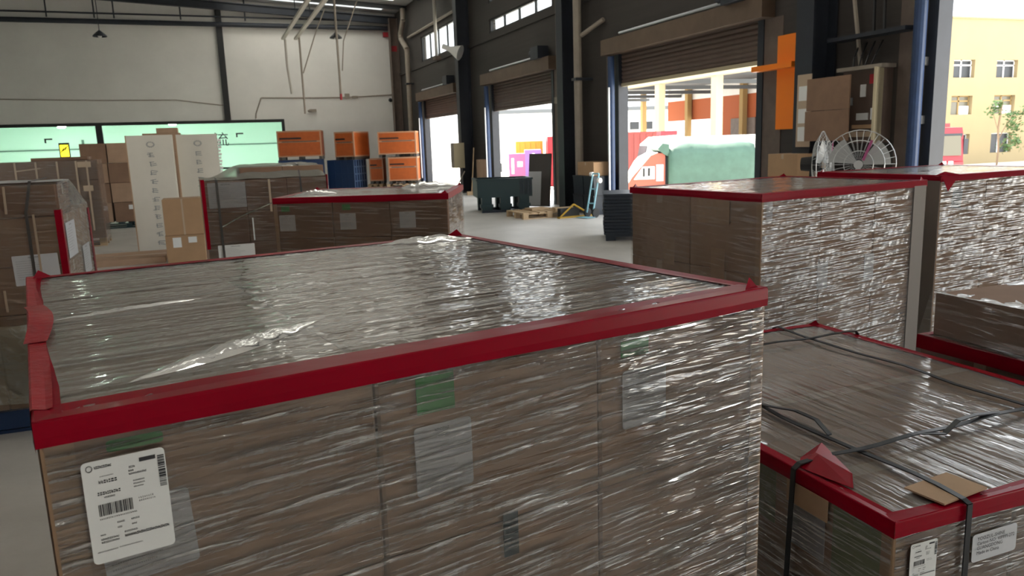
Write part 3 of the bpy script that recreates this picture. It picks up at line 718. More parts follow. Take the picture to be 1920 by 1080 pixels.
strap(lf, [(.88, -.009, .75), (.88, -.009, .88)], .012, (1, 0, 0), 'packtape', name='carton_tape')
# loose greenish film bunched over its lower half
def skirt(a, t):
    return Vector((.35+1.0*a, -.07-.04*math.sin(a*9+t*3)-.03*(1-t), .21+.49*t+.02*math.sin(a*8))), Vector((0, -1, 0))
grid_film(lf, skirt, 26, 18, 1.0, .55, 'film_loose', amp=.012, seed=6, name='loose_film')

# --- rounded load in the middle distance
l3 = thing('wrapped_pallet_load', 'wrapped load with rounded film top and A4 papers, behind the low wide one', 'pallet load', (-.11, 8.0, 0), rad(2))
wood_pallet(l3, 1.18, 1.1)
me = carton_mesh(.39, .54, .305, 'carton_b')
for l in range(4):
    for i in range(3):
        for j in range(2): inst(me, 'carton', (.003+i*.393, .004+j*.55, .145+l*.307), l3)
me = carton_mesh(.4, .5, .11, 'carton_b')
for i in range(2): inst(me, 'carton', (.36+i*.405, .05, 1.375), l3)
grid_film(l3, lambda a, t: (Vector((1.18*a, -.006, .06+1.31*t)), Vector((0, -1, 0))), 24, 24, 1.18, 1.3, 'film_far', amp=.004, seed=12)
def dome(a, t):
    e = min(1, max(0, (a-.08)/.3)); e = e*e*(3-2*e); k = min(1, (1-a)/.06)
    k2 = min(1, t/.15); k2 = math.sin(k2*math.pi/2)
    return Vector((1.185*a, -.006+1.1*t, 1.378+.125*e*max(0, k)**.5*k2+.004*math.sin(20*a+9*t))), Vector((0, 0, 1))
grid_film(l3, dome, 36, 24, 1.18, 1.1, film_mat('film_cloudy', 5, 30, .3, .6, .6, (.7, .7, .66), veilcol=(.30, .29, .25)), amp=.005, seed=13)
grid_film(l3, lambda a, t: (Vector((1.186, 1.1*a, .06+1.33*t)), Vector((1, 0, 0))), 16, 16, 1.1, 1.3, 'film_far', amp=.004, seed=14)
Fr = face('front', 1.18, 1.1)
label_on(l3, Fr, .05, 1.11, .345, .245, .0, .005, 'paper_grey', doc_marks(71), lab='pale landscape paper under film', rr=.02, ink='greyink')
label_on(l3, Fr, .09, .55, .34, .20, .0, .009, 'paper', doc_marks(72), lab='white landscape paper lower down', rr=.02, ink='greyink')
label_on(l3, Fr, .43, .78, .012, .22, .0, .009, 'paper', lab='white paper edge', rr=.02)
strap(l3, [(.145, -.012, .1), (.135, -.012, 1.37), (.13, .1, 1.4)], .022, (1, 0, 0), 'strap_grey')
strap(l3, [(.93, -.012, .9), (.92, -.012, 1.37), (.92, .1, 1.50), (.92, .3, 1.515)], .016, (1, 0, 0), 'strap_grey')
strap(l3, [(.62, -.009, 1.05), (.62, -.009, 1.37)], .02, (1, 0, 0), 'packtape', name='carton_tape')
strap(l3, [(.15, -.010, .93), (.35, -.010, 1.03), (.7, -.010, 1.16)], .012, (0, 0, 1), 'film_loose', name='film_edge')
for x in (-.004, 1.184):
    pm = MB(); z0, z1 = (.72, 1.39) if x < 0 else (.95, 1.39)
    pm.box(x-.004, x+.006, -.012, .05, z0, z1); pm.box(min(x, x+.03), x+.03 if x < 0 else x+.006, -.013, -.009, z0, z1); pm.build('red_tape', 'red_tape', l3)

# --- unseen loads added on the viewer's left to shade the floor
for k, (x, y) in enumerate(((-2.25, .2), (-2.25, 1.75), (-2.6, 3.35))):
    wrapped_load('wrapped_pallet_load', ['wrapped carton load level with the viewer on the left, out of picture', 'wrapped carton load left of the front load, out of picture', 'wrapped carton load just before the left edge load, out of picture'][k], 'pallet load', (x, y), 0, 1.2, 1.2, 1.5, 3, 2, 4,
                 film=('film_far', 'film_far'), res=(20, 16), seed=91+k, tape=(.05, .03), fins=False, edge=False)

# ================================================================== CARTON STACKS, PANELS, CRATES
ws = wrapped_load('wrapped_carton_stack', 'long dusty brown carton stack behind the left edge load', 'pallet load', (-3.55, 16.0), 2, 1.6, 1.0, 1.58, 5, 2, 4, film=('film_far', 'film_far'), res=(16, 12), seed=83, tape=None, fins=False, cm='carton_b', edge=False)
for x in (.30, .62, .95, 1.25, 1.42):
    strap(ws, [(x, -.012, .3), (x+.01, -.012, 1.57)], .03, (1, 0, 0), 'packtape', name='carton_tape')
strap(ws, [(.3, -.013, 1.42), (.7, -.013, 1.46)], .02, (0, 0, 1), 'packtape', name='carton_tape')
label_on(ws, face('front', 1.6, 1), 1.28, 1.45, .22, .1, 0, .011, 'packtape', lab='pale tape patch', rr=.02)
label_on(ws, face('front', 1.6, 1), 1.33, 1.02, .16, .1, 0, .011, 'packtape', lab='pale tape patch', rr=.02)
inst(carton_mesh(.9, .8, .06, 'carton_b'), 'carton', (.55, .1, 1.58), ws)

gp = thing('plastic_pallet', 'dark green plastic pallet under the loose brown cartons', 'pallet', (-2.75, 19.7, 0))
wood_pallet(gp, 1.7, 1.2, 'teal', name='deck')
def carton(name, label, loc, dims, m='carton_b', rz=0, group=None, tape=True):
    o = inst(carton_mesh(*dims, m, tape), name, loc, None, rz); tag(o, label, 'carton', group); return o
g_ = 'loose brown cartons on the green pallet'
rr = random.Random(8)
big = carton_mesh(.52, .55, .44, 'carton_b'); mid = carton_mesh(.52, .55, .44, 'carton')
for l in range(4):
    for i in range(3):
        if l == 3 and i == 2: continue
        lx = -2.72+i*.55+rr.uniform(-.02, .02)
        o = inst(big if (l+i) % 2 else mid, 'carton', (lx, 19.75+rr.uniform(-.03, .03), .14+l*.445+(.0 if l < 3 else .0)), None, rr.uniform(-.03, .03))
        tag(o, 'loose brown carton on the green pallet, %s row, %s' % (('bottom', 'second', 'third', 'top')[l], ('leftmost', 'middle', 'rightmost')[i] if l < 3 else ('left one', 'right one')[i]), 'carton', g_)
        if (l, i) in ((0, 1), (0, 2), (1, 2), (2, 0)):
            MB().quad([(.3, -.002, .28), (.42, -.002, .28), (.42, -.002, .38), (.3, -.002, .38)]).build('label', 'paper', o)
for k, (x, z, w, h) in enumerate([(-1.5, 0, .85, .55), (-1.5, .552, .85, .55), (-1.5, 1.104, .85, .55), (-1.5, 1.656, .85, .48), (-1.18, 2.138, .48, .12)]):
    carton('carton', ['bottom', 'second lowest', 'middle', 'fourth', 'small topmost'][k] + ' carton of the stack peeping over the white panels', (x, 21, z), (w, .6, h), 'carton')

# tall white panels with printed marks
def white_panel(label, x, y, w):
    r_ = thing('tall_white_box', label, 'box', (x, y, 0), 0)
    o = inst(carton_mesh(w, .28, 1.95, 'white_board', False), 'body', (0, 0, 0), r_)
    pm = MB(); cx = w*.52
    for k in range(14):
        a = 2*math.pi*k/14; pm.cbox((cx+.055*math.cos(a), -.003, 1.80+.04*math.sin(a)), (.022, .002, .012), ry=-a)
    z = 1.66; r = random.Random(int(x*100))
    for k in range(11):
        for q in range(3):
            pm.cbox((cx+r.uniform(-.02, .02), -.003, z-q*.028), (.10-.03*r.random(), .002, .010), ry=r.uniform(-.2, .2))
        pm.cbox((cx-.03+r.uniform(-.01, .01), -.003, z-.03), (.012, .002, .07)); z -= .145
    pm.build('printed_marks', 'greyink', r_)['kind'] = 'stuff'
    MB().box(-.004, .012, -.004, .284, 0, 1.95).build('edge_strip', 'kraft_edge', r_)
    return r_
white_panel('tall upright white box with a column of grey print, nearer the left cartons', -1.27, 14.15, .70)
wp = white_panel('tall upright white box with grey print and a serrated paper edge', -.53, 14.35, .66)
em = MB()
for k in range(22): em.box(.66, .70+.012*(k % 2), -.002, .25, .6+k*.058, .64+k*.058)
em.build('paper_edges', 'white', wp)
carton('flat_carton', 'flat brown carton lying at the foot of the white boxes', (-1.95, 12.9, 0), (1.15, 1.0, .09), 'carton')
carton('carton', 'lower bright brown carton with two white labels beside the white boxes', (-.76, 12.7, 0), (.55, .5, .425), 'carton_c')
o = carton('carton', 'upper bright brown carton with a vertical tape seam beside the white boxes', (-.75, 12.68, .428), (.56, .5, .54), 'carton_c', .0)
MB().box(.26, .285, -.003, -.001, 0, .54).build('tape_seam', 'packtape', o)
lowc = [x for x in C.objects if x.get('label', '').startswith('lower bright brown')][0]
for x in (.10, .32): MB().box(x, x+.12, -.004, -.001, .30 if x > .2 else .24, .39).build('label', 'paper', lowc)

# orange export crates
def crate(label, cx, y, z, w, d, h, phi, group='orange crates by the far corner', dark=False):
    r_ = thing('orange_crate', label, 'crate', (cx, y, z), rad(phi), group)
    MB().box(0, w, 0, d, .12, h).build('body', 'orange', r_)
    e = .05; fm = MB()
    for (x0, x1, y0, y1) in ((-.01, w+.01, -.012, 0), (-.01, w+.01, d, d+.012)):
        fm.box(x0, x1, y0, y1, h-e, h+.005); fm.box(x0, x1, y0, y1, .12, .12+e); fm.box(x0, x0+e, y0, y1, .12+e, h-e); fm.box(x1-e, x1, y0, y1, .12+e, h-e)
        fm.box(x0+e, x1-e, y0, y1, .12+(h-.12)*.55, .12+(h-.12)*.55+.06)
    for x0, x1 in ((-.012, 0), (w, w+.012)):
        fm.box(x0, x1, 0, d, h-e, h+.005); fm.box(x0, x1, 0, d, .12, .12+e); fm.box(x0, x1, 0, e, .12+e, h-e); fm.box(x0, x1, d-e, d, .12+e, h-e)
    fm.build('edge_frame', 'orange_pale', r_)
    MB().box(w*.05, w*.55, -.016, -.013, .12+(h-.12)*.68, .12+(h-.12)*.74).build('strap', 'strap', r_)
    MB().box(w*.1, w*.9, -.017, -.014, .12+(h-.12)*.57, .12+(h-.12)*.60).build('strap', 'strap_grey', r_)
    for x in (0, w/2-.06, w-.12): MB().box(x, x+.12, .0, d, 0, .12).build('foot', 'strap_grey', r_)
    return r_
for lab, a in {
    'orange crate resting on top of the blue boxes near the office glass': (2.5, 32.2, 1.222, 1.68, 1.1, 1.13, -13),
    'orange crate turned corner on, above the blue lattice crate': (4.68, 31.88, 1.152, .86, 1.2, 1.10, -40),
    'upper orange crate with dark straps beside the end roller door': (6.24, 31.0, 1.197, 1.50, 1.1, 1.0, -20),
    'lower orange crate beside the end roller door': (6.58, 30.9, .14, 1.15, 1.1, 1.05, -20),
    'orange crate squeezed behind the blue lattice crate at floor level': (5.98, 31.75, .14, .55, .8, 1.02, -20)}.items():
    crate(lab, *a)
for k, (x, y, w) in enumerate([(6.45, 30.8, 1.35), (5.86, 31.7, .6)]):
    p_ = thing('wooden_pallet', ['wooden pallet under the lower orange crate by the door', 'wooden pallet under the squeezed orange crate'][k], 'pallet', (x, y, 0), rad(-20)); wood_pallet(p_, w, 1.1, 'wood', .138, 'deck')
# blue plastic boxes
def blue_box(label, x, y, z, w, d, h, phi, lattice):
    r_ = thing('blue_box', label, 'box', (x, y, z), rad(phi), 'blue plastic boxes')
    MB().box(0, w, 0, d, .0, h).build('body', 'blue_crate', r_)
    fm = MB(); n = 4
    for k in range(n+1): fm.box(w*k/n-.02, w*k/n+.02, -.02, 0, 0, h)
    for k in range(3): fm.box(0, w, -.02, 0, h*k/2-.02 if k else 0, min(h, h*k/2+.02))
    fm.build('ribs', 'blue_crate', r_)
    if lattice:
        lm = MB()
        for k in range(6): lm.box(w, w+.02, d*k/5-.025, d*k/5+.025, 0, h)
        for k in range(5): lm.box(w, w+.02, 0, d, max(0, h*k/4-.025), min(h, h*k/4+.025))
        lm.build('lattice', 'blue_light', r_)
    return r_
blue_box('blue ribbed box with a pale lattice side under the corner on crate', 4.42, 32.45, .0, 1.2, .95, 1.15, -40, True)
blue_box('plain blue ribbed box under the orange crate by the office glass', 2.5, 32.35, .0, 1.72, 1.0, 1.22, -10, False)

# stacked plastic pallets
def plastic_pallet_mesh(w, d, h=.12):
    mb = MB(); mb.box(0, w, 0, d, h-.035, h)
    mb.box(.03, w-.03, .03, d-.03, h-.075, h-.035)
    for x in (.03, w/2-.08, w-.19):
        for y in (.03, d/2-.08, d-.19): mb.box(x, x+.16, y, y+.16, 0, h-.075)
    return mb
ORD = ['bottom', 'second', 'third', 'fourth', 'fifth', 'sixth', 'seventh', 'eighth', 'ninth', 'tenth', 'eleventh', 'twelfth', 'topmost']
pp = plastic_pallet_mesh(1.15, 1.0, .14).build('plastic_pallet', 'navy'); pp.location = (5.87, 11.2, 0); pp.rotation_euler[2] = rad(-27)
tag(pp, 'black plastic pallet standing on the floor, bottom of the tall stack', 'pallet', 'black plastic pallets in a tall stack')
thin = MB().box(0, 1.15, 0, 1.0, .022, .052).box(.03, 1.12, .03, .97, .0, .022).build('plastic_pallet', 'navy')
for k in range(1, 13):
    q = thin if k == 1 else inst(thin.data, 'plastic_pallet', (0, 0, 0))
    q.location = (5.87+random.uniform(-.012, .012), 11.2+random.uniform(-.012, .012), .14+(k-1)*.0522); q.rotation_euler[2] = rad(-27+random.uniform(-.6, .6))
    tag(q, 'black plastic pallet, %s of the tall stack%s' % (ORD[k], '' if k == 12 else ' counted from the floor'), 'pallet', 'black plastic pallets in a tall stack')
def bin_load():
    r_ = thing('plastic_bin', 'dark teal plastic bin on feet standing in front of the second roller door', 'bin', (5.80, 17.45, 0), rad(-12))
    b = MB(); b.box(0, 1.32, 0, 1.0, .36, .40)
    b.box(0, 1.32, 0, .04, .4, .8); b.box(0, 1.32, .96, 1.0, .4, .8); b.box(0, .04, .04, .96, .4, .8); b.box(1.28, 1.32, .04, .96, .4, .8)
    b.build('body', 'teal', r_)
    MB().box(-.02, 1.34, -.02, .0, .76, .80).box(-.02, 1.34, 1.0, 1.02, .76, .8).box(-.02, 0, 0, 1.0, .76, .8).box(1.32, 1.34, 0, 1.0, .76, .8).build('rim', 'teal', r_)
    for k in range(5): MB().box(1.02+k*.06, 1.05+k*.06, -.018, 0, .42, .75).build('rib', 'navy', r_)
    for x in (.1, .55, 1.0):
        MB().box(x, x+.24, .0, .2, .06, .36).box(x-.03, x+.27, -.02, .22, .12, .2).build('foot', 'teal', r_); MB().box(x, x+.24, .8, 1.0, .06, .36).build('foot', 'teal', r_)
    MB().box(.1, 1.26, .02, .18, .0, .06).build('skid', 'navy', r_); MB().box(.1, 1.26, .82, .98, 0, .06).build('skid', 'navy', r_)
bin_load()
# wooden pallet with loose offcuts on the floor
fp = thing('wooden_pallet', 'pale wooden pallet lying on the floor by the wall column', 'pallet', (6.12, 15.35, 0), rad(2))
for k in range(7): MB().box(k*.19, k*.19+.13, 0, .95, .118, .14).build('plank', 'wood', fp)
for y in (.0, .43, .86):
    MB().box(0, 1.27, y, y+.09, .1, .118).build('stringer', 'wood', fp)
    MB().box(0, 1.27, y, y+.09, 0, .018).build('runner', 'wood', fp)
    for x in (0, .57, 1.15): MB().box(x, x+.12, y, y+.09, .018, .1).build('block', 'wood', fp)
tag(MB().cbox((6.68, 15.95, .165), (.45, .3, .045), .2).build('wood_offcut', 'wood'), 'short wood offcut on the floor pallet, nearer the dark sheet', 'plank')
tag(MB().cbox((7.12, 15.5, .17), (.42, .22, .055), -.1).build('wood_offcut', 'wood'), 'thicker wood offcut on the floor pallet, nearer the drain pipe', 'plank')
# dark sheet leaning by the column
ls = MB().cbox((0, 0, .66), (.05, .62, 1.32)).build('leaning_sheet', 'board_sheen'); ls.location = (7.62, 18.05, .02); ls.rotation_euler = (0, rad(7), rad(38))
tag(ls, 'dark glossy sheet leaning against the wall column', 'sheet')
MB().cbox((-.03, .12, .45), (.012, .36, .85)).build('pale_face', 'paper_grey', ls)  # pale plate put in for the sheen low on the dark sheet

# ================================================================== WALL FIXTURES AND TOOLS
# door guard posts
for k, d in enumerate(DOORS[:4]):
    nm = ['the end roller door', 'the second roller door', 'the roller door with the green truck', 'the nearest open loading door'][k]
    p_ = thing('guard_post', 'blue guard post beside ' + nm, 'post', (XR-.17, d+DW-(.0 if k < 3 else -.06), 0))
    MB().cyl((0, 0, 0), (0, 0, 3.36), .075, 14).build('post', 'blue_post', p_)
    if k < 3: MB().box(-.09, -.06, -.05, .0, .3, 2.72).build('light_strip', 'silver', p_)
    else:
        for z in (.9, 1.7, 2.4): MB().box(-.02, .165, -.03, .03, z, z+.1).build('clamp', 'steel', p_)
# pipes
def pipe(label, pts, r, m='pipe', cat='pipe', name='drain_pipe', brackets=()):
    o = MB().tube(pts, r, 10).build(name, m); tag(o, label, cat)
    for p in brackets: MB().box(p[0]-r*1.2, XR-.001, p[1]-r*1.2, p[1]+r*1.2, p[2]-.03, p[2]+.03).build('bracket', 'dark_steel', o)
    return o
pipe('grey drain pipe with a double bend in the far corner', [(8.12, 33.4, 7.3), (8.12, 33.4, 6.85), (8.12, 34.0, 6.35), (8.12, 34.0, 6.15), (8.12, 33.0, 5.6), (8.12, 33.05, .0)], .11, brackets=[(8.12, 33.02, 4.2), (8.12, 33.03, 2.0)])
pipe('straight beige drain pipe on the wall between the second and third roller doors', [(8.0, 16.45, 0), (8.0, 16.45, 7.2)], .095, brackets=[(8.0, 16.45, 3.0), (8.0, 16.45, 5.2)])
pipe('thin conduit beside the second roller door', [(8.2, 18.0, .0), (8.2, 18.0, 7.2)], .035, 'pipe', 'conduit', 'conduit')
pipe('thin pale conduit hanging past the end strip window', [(8.0, 28.1, 4.75), (8.0, 28.1, 7.3)], .06, 'palepipe', 'conduit', 'conduit')
pipe('diagonal brace pipe on the dark wall near the far corner', [(8.24, 33.2, 6.1), (8.24, 26.6, 6.12)], .05, 'pipe', 'pipe', 'brace_pipe')
pipe('short slanted brace beside the straight drain pipe', [(8.05, 16.34, 3.95), (8.27, 15.7, 4.2)], .05, 'pipe', 'pipe', 'brace_pipe')
pipe('thick dark sprinkler pipe high across the white end wall', [(X0, YB-.2, 6.88), (XR, YB-.2, 6.80)], .10, 'dark_steel', 'pipe', 'sprinkler_pipe')
pipe('thin dark pipe above the sprinkler pipe on the end wall', [(X0, YB-.2, 7.2), (XR-.5, YB-.2, 7.1)], .035, 'dark_steel', 'pipe', 'sprinkler_pipe')
for k, x in enumerate((-5.4, -3.75, -3.05, -.6, 1.9)):
    tag(MB().cyl((x, YB-.2, 6.985), (x, YB-.2, 8.1), .03, 6).build('pipe_hanger', 'dark_steel'), ('first', 'second', 'third', 'fourth', 'fifth')[k] + ' hanger rod of the sprinkler pipe from the left', 'rod', 'sprinkler pipe hangers')
tag(MB().box(8.13, 8.27, 17.9, 18.1, 2.55, 2.70).build('junction_box', 'pipe'), 'small junction box on the thin conduit', 'box')
jb = tag(MB().box(7.9, 8.1, 27.9, 28.25, 4.66, 4.78).build('junction_box', 'housing'), 'rusty junction box under the pale hanging conduit', 'box')
# cables on the end wall
def cable(label, pts, r=.02, m='pipe'): return tag(MB().tube(pts, r, 6).build('wall_cable', m), label, 'cable')
cable('thin cable running along the white wall on the left', [(-10.9, YB-.02, 3.93), (-7.3, YB-.02, 3.91), (-4, YB-.02, 3.83), (-1.1, YB-.02, 3.81), (.7, YB-.02, 3.57)])
cable('thin cable running along the white wall toward the corner', [(1.98, YB-.02, 3.0), (2.0, YB-.02, 3.2), (2.27, YB-.02, 3.86), (4.2, YB-.02, 3.84), (5.9, YB-.02, 3.84), (8.0, YB-.02, 3.94)], .025)
tag(MB().cyl((7.9, YB-.01, 3.7), (7.9, YB-.16, 3.66), .09, 12, r1=.06).build('security_camera', 'frame_black'), 'small black security camera near the far corner', 'camera')
tag(MB().cbox((4.4, YB-.05, 3.29), (.3, .1, .12)).cyl((4.3, YB-.1, 3.29), (4.2, YB-.2, 3.26), .05, 8).build('wall_fixture', 'pipe'), 'small grey fixture on the white wall above the orange crates', 'fixture')
tag(MB().cbox((5.95, YB-.05, 3.9), (.2, .1, .2)).cbox((6.3, YB-.05, 3.85), (.25, .08, .1)).build('wall_socket', 'pipe'), 'grey cable junction on the white wall', 'fixture')
tag(MB().cbox((7.92, YB-.08, 6.55), (.38, .14, .2)).build('alarm_box', 'alarm_red'), 'red box high in the far corner under the beam', 'box')
tag(MB().cbox((8.08, YB-.42, 5.9), (.3, .1, .24)).build('alarm_box', 'alarm_red'), 'lower red box on the far corner column', 'box')
# pendant lamps
def pendant(label, x, y, z):
    r_ = thing('pendant_lamp', label, 'lamp', (x, y, z))
    s = MB()
    for (r0, z0), (r1, z1) in zip([(.03, .16), (.09, .11), (.19, .02), (.21, -.02)], [(.09, .11), (.19, .02), (.21, -.02), (.2, -.03)]): s.cyl((0, 0, z0), (0, 0, z1), r0, 18, r1, caps=False)
    s.build('shade', 'dark_steel', r_)
    b = MB()
    for (r0, z0), (r1, z1) in zip([(.02, .06), (.05, .02), (.06, -.02), (.04, -.06)], [(.05, .02), (.06, -.02), (.04, -.06), (.005, -.075)]): b.cyl((0, 0, z0), (0, 0, z1), r0, 12, r1, caps=False)
    b.build('bulb', 'white', r_)
    MB().cyl((0, 0, .16), (0, 0, zr(x)-z-.02), .012, 6).build('cord', 'dark_steel', r_)
pendant('dark cone pendant lamp hanging in front of the white wall, left', -2.85, 27.9, 5.30)
pendant('dark cone pendant lamp behind the hanging rods', 4.3, 27.3, 5.28)
# hanging rods and the twin conduit
def rod(label, pts, r=.03, m='pipe', tip=None):
    r_ = tag(MB().tube(pts, r, 8).build('hanging_rod', m), label, 'rod')
    if tip: MB().cyl(pts[-1], (pts[-1][0], pts[-1][1], pts[-1][2]-.18), r*1.1, 8).build('tip', tip, r_)
    return r_
rod('thin rod hanging down left of the others', [(2.5, 25.8, 5.0), (2.5, 25.8, 4.2), (2.56, 25.7, 3.35)], .035, 'palepipe')
rod('long dark rod hanging lowest in front of the white wall', [(2.885, 25.4, 5.06), (2.885, 25.4, 2.72)], .03)
rod('long rod with a red tip hanging beside the pendant lamp', [(4.0, 25.2, zr(4)-.02), (4.0, 25.2, 3.3)], .035, 'pipe', 'alarm_red')
rod('slanting wire tied to the lowest hanging rod', [(3.75, 25.6, 5.9), (3.45, 25.5, 5.28), (2.93, 25.44, 3.95)], .018)
rod('slanting wire beside the red tipped rod', [(4.95, 25.25, 6.7), (4.2, 25.2, 4.9), (4.1, 25.2, 4.0)], .018)
for k, x in enumerate((2.45, 2.83)):
    CR = tag(MB().box(x-.05, x+.05, 16, 25.9, 5.0, 5.06).build('conduit_rail', 'palepipe'), ['left', 'right'][k] + ' one of two pale rails running under the roof', 'rail')
    for y in (18, 22): MB().cyl((x, y, 5.05), (x, y, zr(x)-.02), .012, 6).build('hanger', 'dark_steel', CR)
# white horn loudspeaker on the column
sp = thing('horn_loudspeaker', 'white horn loudspeaker on the column between the far doors', 'loudspeaker', (7.7, 25.0, 4.62))
MB().cyl((-.30, .22, .16), (-.12, .08, .06), .08, 14).cyl((-.12, .08, .06), (.16, -.14, -.08), .08, 18, r1=.24, caps=False).cyl((.16, -.14, -.08), (.17, -.148, -.085), .24, 18, r1=.25).build('horn', 'white', sp)
MB().cyl((-.12, .1, .05), (.2, .36, -.1), .03, 8).build('arm', 'palepipe', sp)
# power box on the far column
pbx = thing('power_box', 'beige power box mounted on the column between the far doors', 'electrical box', (7.5, 25.0, .85))
MB().box(0, .36, -.16, .16, 0, .82).build('body', 'cream', pbx)
MB().box(-.02, 0, -.14, .14, .02, .80).build('door', 'pipe', pbx)
# brooms and debris
tag(MB().cyl((7.75, 23.9, 0), (7.95, 24.1, 1.5), .02, 8).box(7.6, 7.9, 23.85, 23.95, 0, .12).build('broom', 'wood'), 'long handled broom leaning at the far column', 'broom')
tag(MB().cyl((7.4, 24.75, .02), (7.7, 24.4, .75), .02, 8).box(7.25, 7.55, 24.7, 24.85, 0, .1).build('broom', 'pipe'), 'second broom slanting at the far column foot', 'broom')
tag(inst(carton_mesh(.25, .62, .62, 'carton'), 'carton', (8.04, 23.55, .5)), 'small tan box on the ledge beside the brooms', 'carton')
tag(MB().box(8.0, 8.31, 23.45, 24.25, 0, .498).build('wall_ledge', 'cladding'), 'dark ledge under the small tan box', 'ledge')
sk_ = MB(); rr = random.Random(4)
for k in range(7): sk_.cyl((6.95+.06*k, 24.35-.03*k, 0), (7.0+.06*k+rr.uniform(-.03, .03), 24.3-.03*k, .18+.1*rr.random()), .12, 8, r1=.04)
tag(sk_.build('sack_heap', 'strap_grey'), 'small dark heap of sacking at the far column foot', 'sack')
# bins, box and hand truck between the doors
for k, (y, z, h) in enumerate(((15.25, 0, .42), (15.25, .425, .42), (15.79, 0, .42), (15.79, .425, .42))):
    r_ = thing('storage_bin', ['lower', 'upper', 'lower', 'upper'][k] + ' dark bin behind the pale blue hand truck, ' + ('nearer' if k < 2 else 'farther') + ' pile', 'bin', (7.75, y, z), 0, 'dark bins by the wall')
    b = MB(); b.extrude([(0, 0), (.48, 0), (.48, .5), (0, .5)], lambda a, b_, q: (a+.02*(1-q), b_, q*(h-.03))); b.build('body', 'navy', r_)
    MB().box(-.01, .5, -.005, .505, h-.03, h).build('lid', 'dark_steel', r_)
carton('carton', 'tan carton on top of the dark bins by the wall', (7.78, 15.3, .85), (.45, .8, .30), 'carton_c')
ht = thing('hand_truck', 'pale blue hand truck standing before the dark bins', 'hand truck', (7.45, 14.85, 0), rad(20))
for y in (-.09, .09): MB().cyl((0, y, .1), (.2, y, .92), .018, 8).build('rail', 'blue_pale', ht)
MB().cyl((.2, -.09, .92), (.2, .09, .92), .018, 8).cyl((.125, -.09, .6), (.125, .09, .6), .014, 8).cyl((.055, -.09, .3), (.055, .09, .3), .014, 8).build('crossbar', 'blue_pale', ht)
for y in (-.12, .12): MB().cyl((.05, y-.02, .1), (.05, y+.02, .1), .1, 16).build('wheel', 'tyre', ht)
MB().box(-.25, .0, -.16, .16, .012, .02).build('toe_plate', 'blue_pale', ht)
MB().cyl((.17, -.10, .78), (.17, -.16, .78), .055, 12).build('grip', 'white', ht); MB().cyl((.2, .09, .91), (.2, .15, .91), .045, 12).build('grip', 'white', ht)
yf = thing('caution_stand', 'low black and yellow folded stand on the floor by the wall', 'stand', (7.3, 15.15, 0), rad(10))
MB().cyl((-.45, 0, .03), (-.1, 0, .28), .02, 6).cyl((-.1, 0, .28), (.35, 0, .03), .02, 6).build('legs', 'yellow', yf)
MB().box(-.5, .4, -.05, .05, 0, .03).build('base', 'yellow', yf)
MB().cbox((-.15, .12, .1), (.5, .12, .2)).build('black_case', 'tyre', yf)
# orange panel whose colour stands for a glow, bracket, posters, cardboard and switchgear on the near wall
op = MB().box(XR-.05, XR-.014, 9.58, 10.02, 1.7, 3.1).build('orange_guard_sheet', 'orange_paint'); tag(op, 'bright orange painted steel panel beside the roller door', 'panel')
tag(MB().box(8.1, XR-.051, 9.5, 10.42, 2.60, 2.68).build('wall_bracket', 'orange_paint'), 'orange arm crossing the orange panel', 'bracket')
ps = thing('poster_strip', 'yellow edged paper strip on the column beside the tan cardboard', 'poster', (7.86, 8.80, 1.44))
MB().box(0, .01, .0, .28, 0, 1.0).build('backing', 'packtape', ps)
for z in (.08, .33, .64): MB().box(-.006, 0, .06, .24, z, z+.2).build('notice', 'paper', ps)
tc_ = thing('cardboard_cover', 'large tan cardboard sheet folded across, covering the dark column', 'cardboard', (7.84, 8.06, 1.52))
MB().box(-.02, 0, 0, .78, .41, .84).build('upper_leaf', 'carton_b', tc_); MB().box(-.022, -.002, 0, .8, 0, .405).build('lower_leaf', 'carton_b', tc_)
sw = thing('switch_cabinet', 'wall switchgear with an open beige cabinet door and small notices', 'electrical cabinet', (XR-.18, 7.66, 1.48))
MB().box(.0, .18, .18, .85, 0, .95).build('body', 'shutter', sw)
MB().cbox((-.12, .12, .47), (.34, .03, .95), rz=.5).build('door', 'cream', sw)
MB().box(-.06, .18, .14, .92, .95, 1.0).build('hood', 'pipe', sw)
rr = random.Random(12)
for k, (y, z, w_, h_, m_) in enumerate([(.28, .76, .1, .12, 'alarm_red'), (.44, .60, .09, .16, 'paper'), (.22, .30, .12, .15, 'paper'), (.38, .30, .2, .09, 'paper'), (.22, .08, .5, .07, 'packtape'), (.25, .19, .4, .05, 'carton_c'), (.66, .5, .1, .1, 'greyink')]):
    MB().box(-.012, 0, y, y+w_, z, z+h_).build('notice', m_, sw)
for k in range(4): MB().tube([(-.03, .35+.1*k, 1.0), (-.03, .28+.12*k, 1.12), (.1, .30+.13*k, 1.3)], .012, 6).build('cable_loop', 'strap', sw)
tag(MB().box(8.05, 8.3, 7.45, 8.75, 2.84, 2.89).build('cable_tray', 'dark_steel'), 'dark cable tray above the switchgear', 'cable tray')
for k, (y0, y1) in enumerate(((8.5, 8.30), (8.12, 8.1), (7.95, 7.93))):
    tag(MB().cyl((8.22, y0, 3.6+.0*k), (8.22, y1, 2.5 if k == 0 else 2.89), .022 if k else .03, 6).build('wall_conduit', 'pipe' if k == 0 else 'strap'), ['pale slanting conduit above the switchgear', 'dark vertical conduit above the cable tray, farther one', 'dark vertical conduit above the cable tray, nearer one'][k], 'conduit')
# cartons below the orange panel
carton('carton', 'tan carton below the orange panel, top of two', (7.62, 8.75, 1.02), (.5, .62, .33), 'carton_c')
carton('carton', 'carton carrying another one below the orange panel', (7.6, 8.72, 0), (.55, .68, 1.015), 'carton')
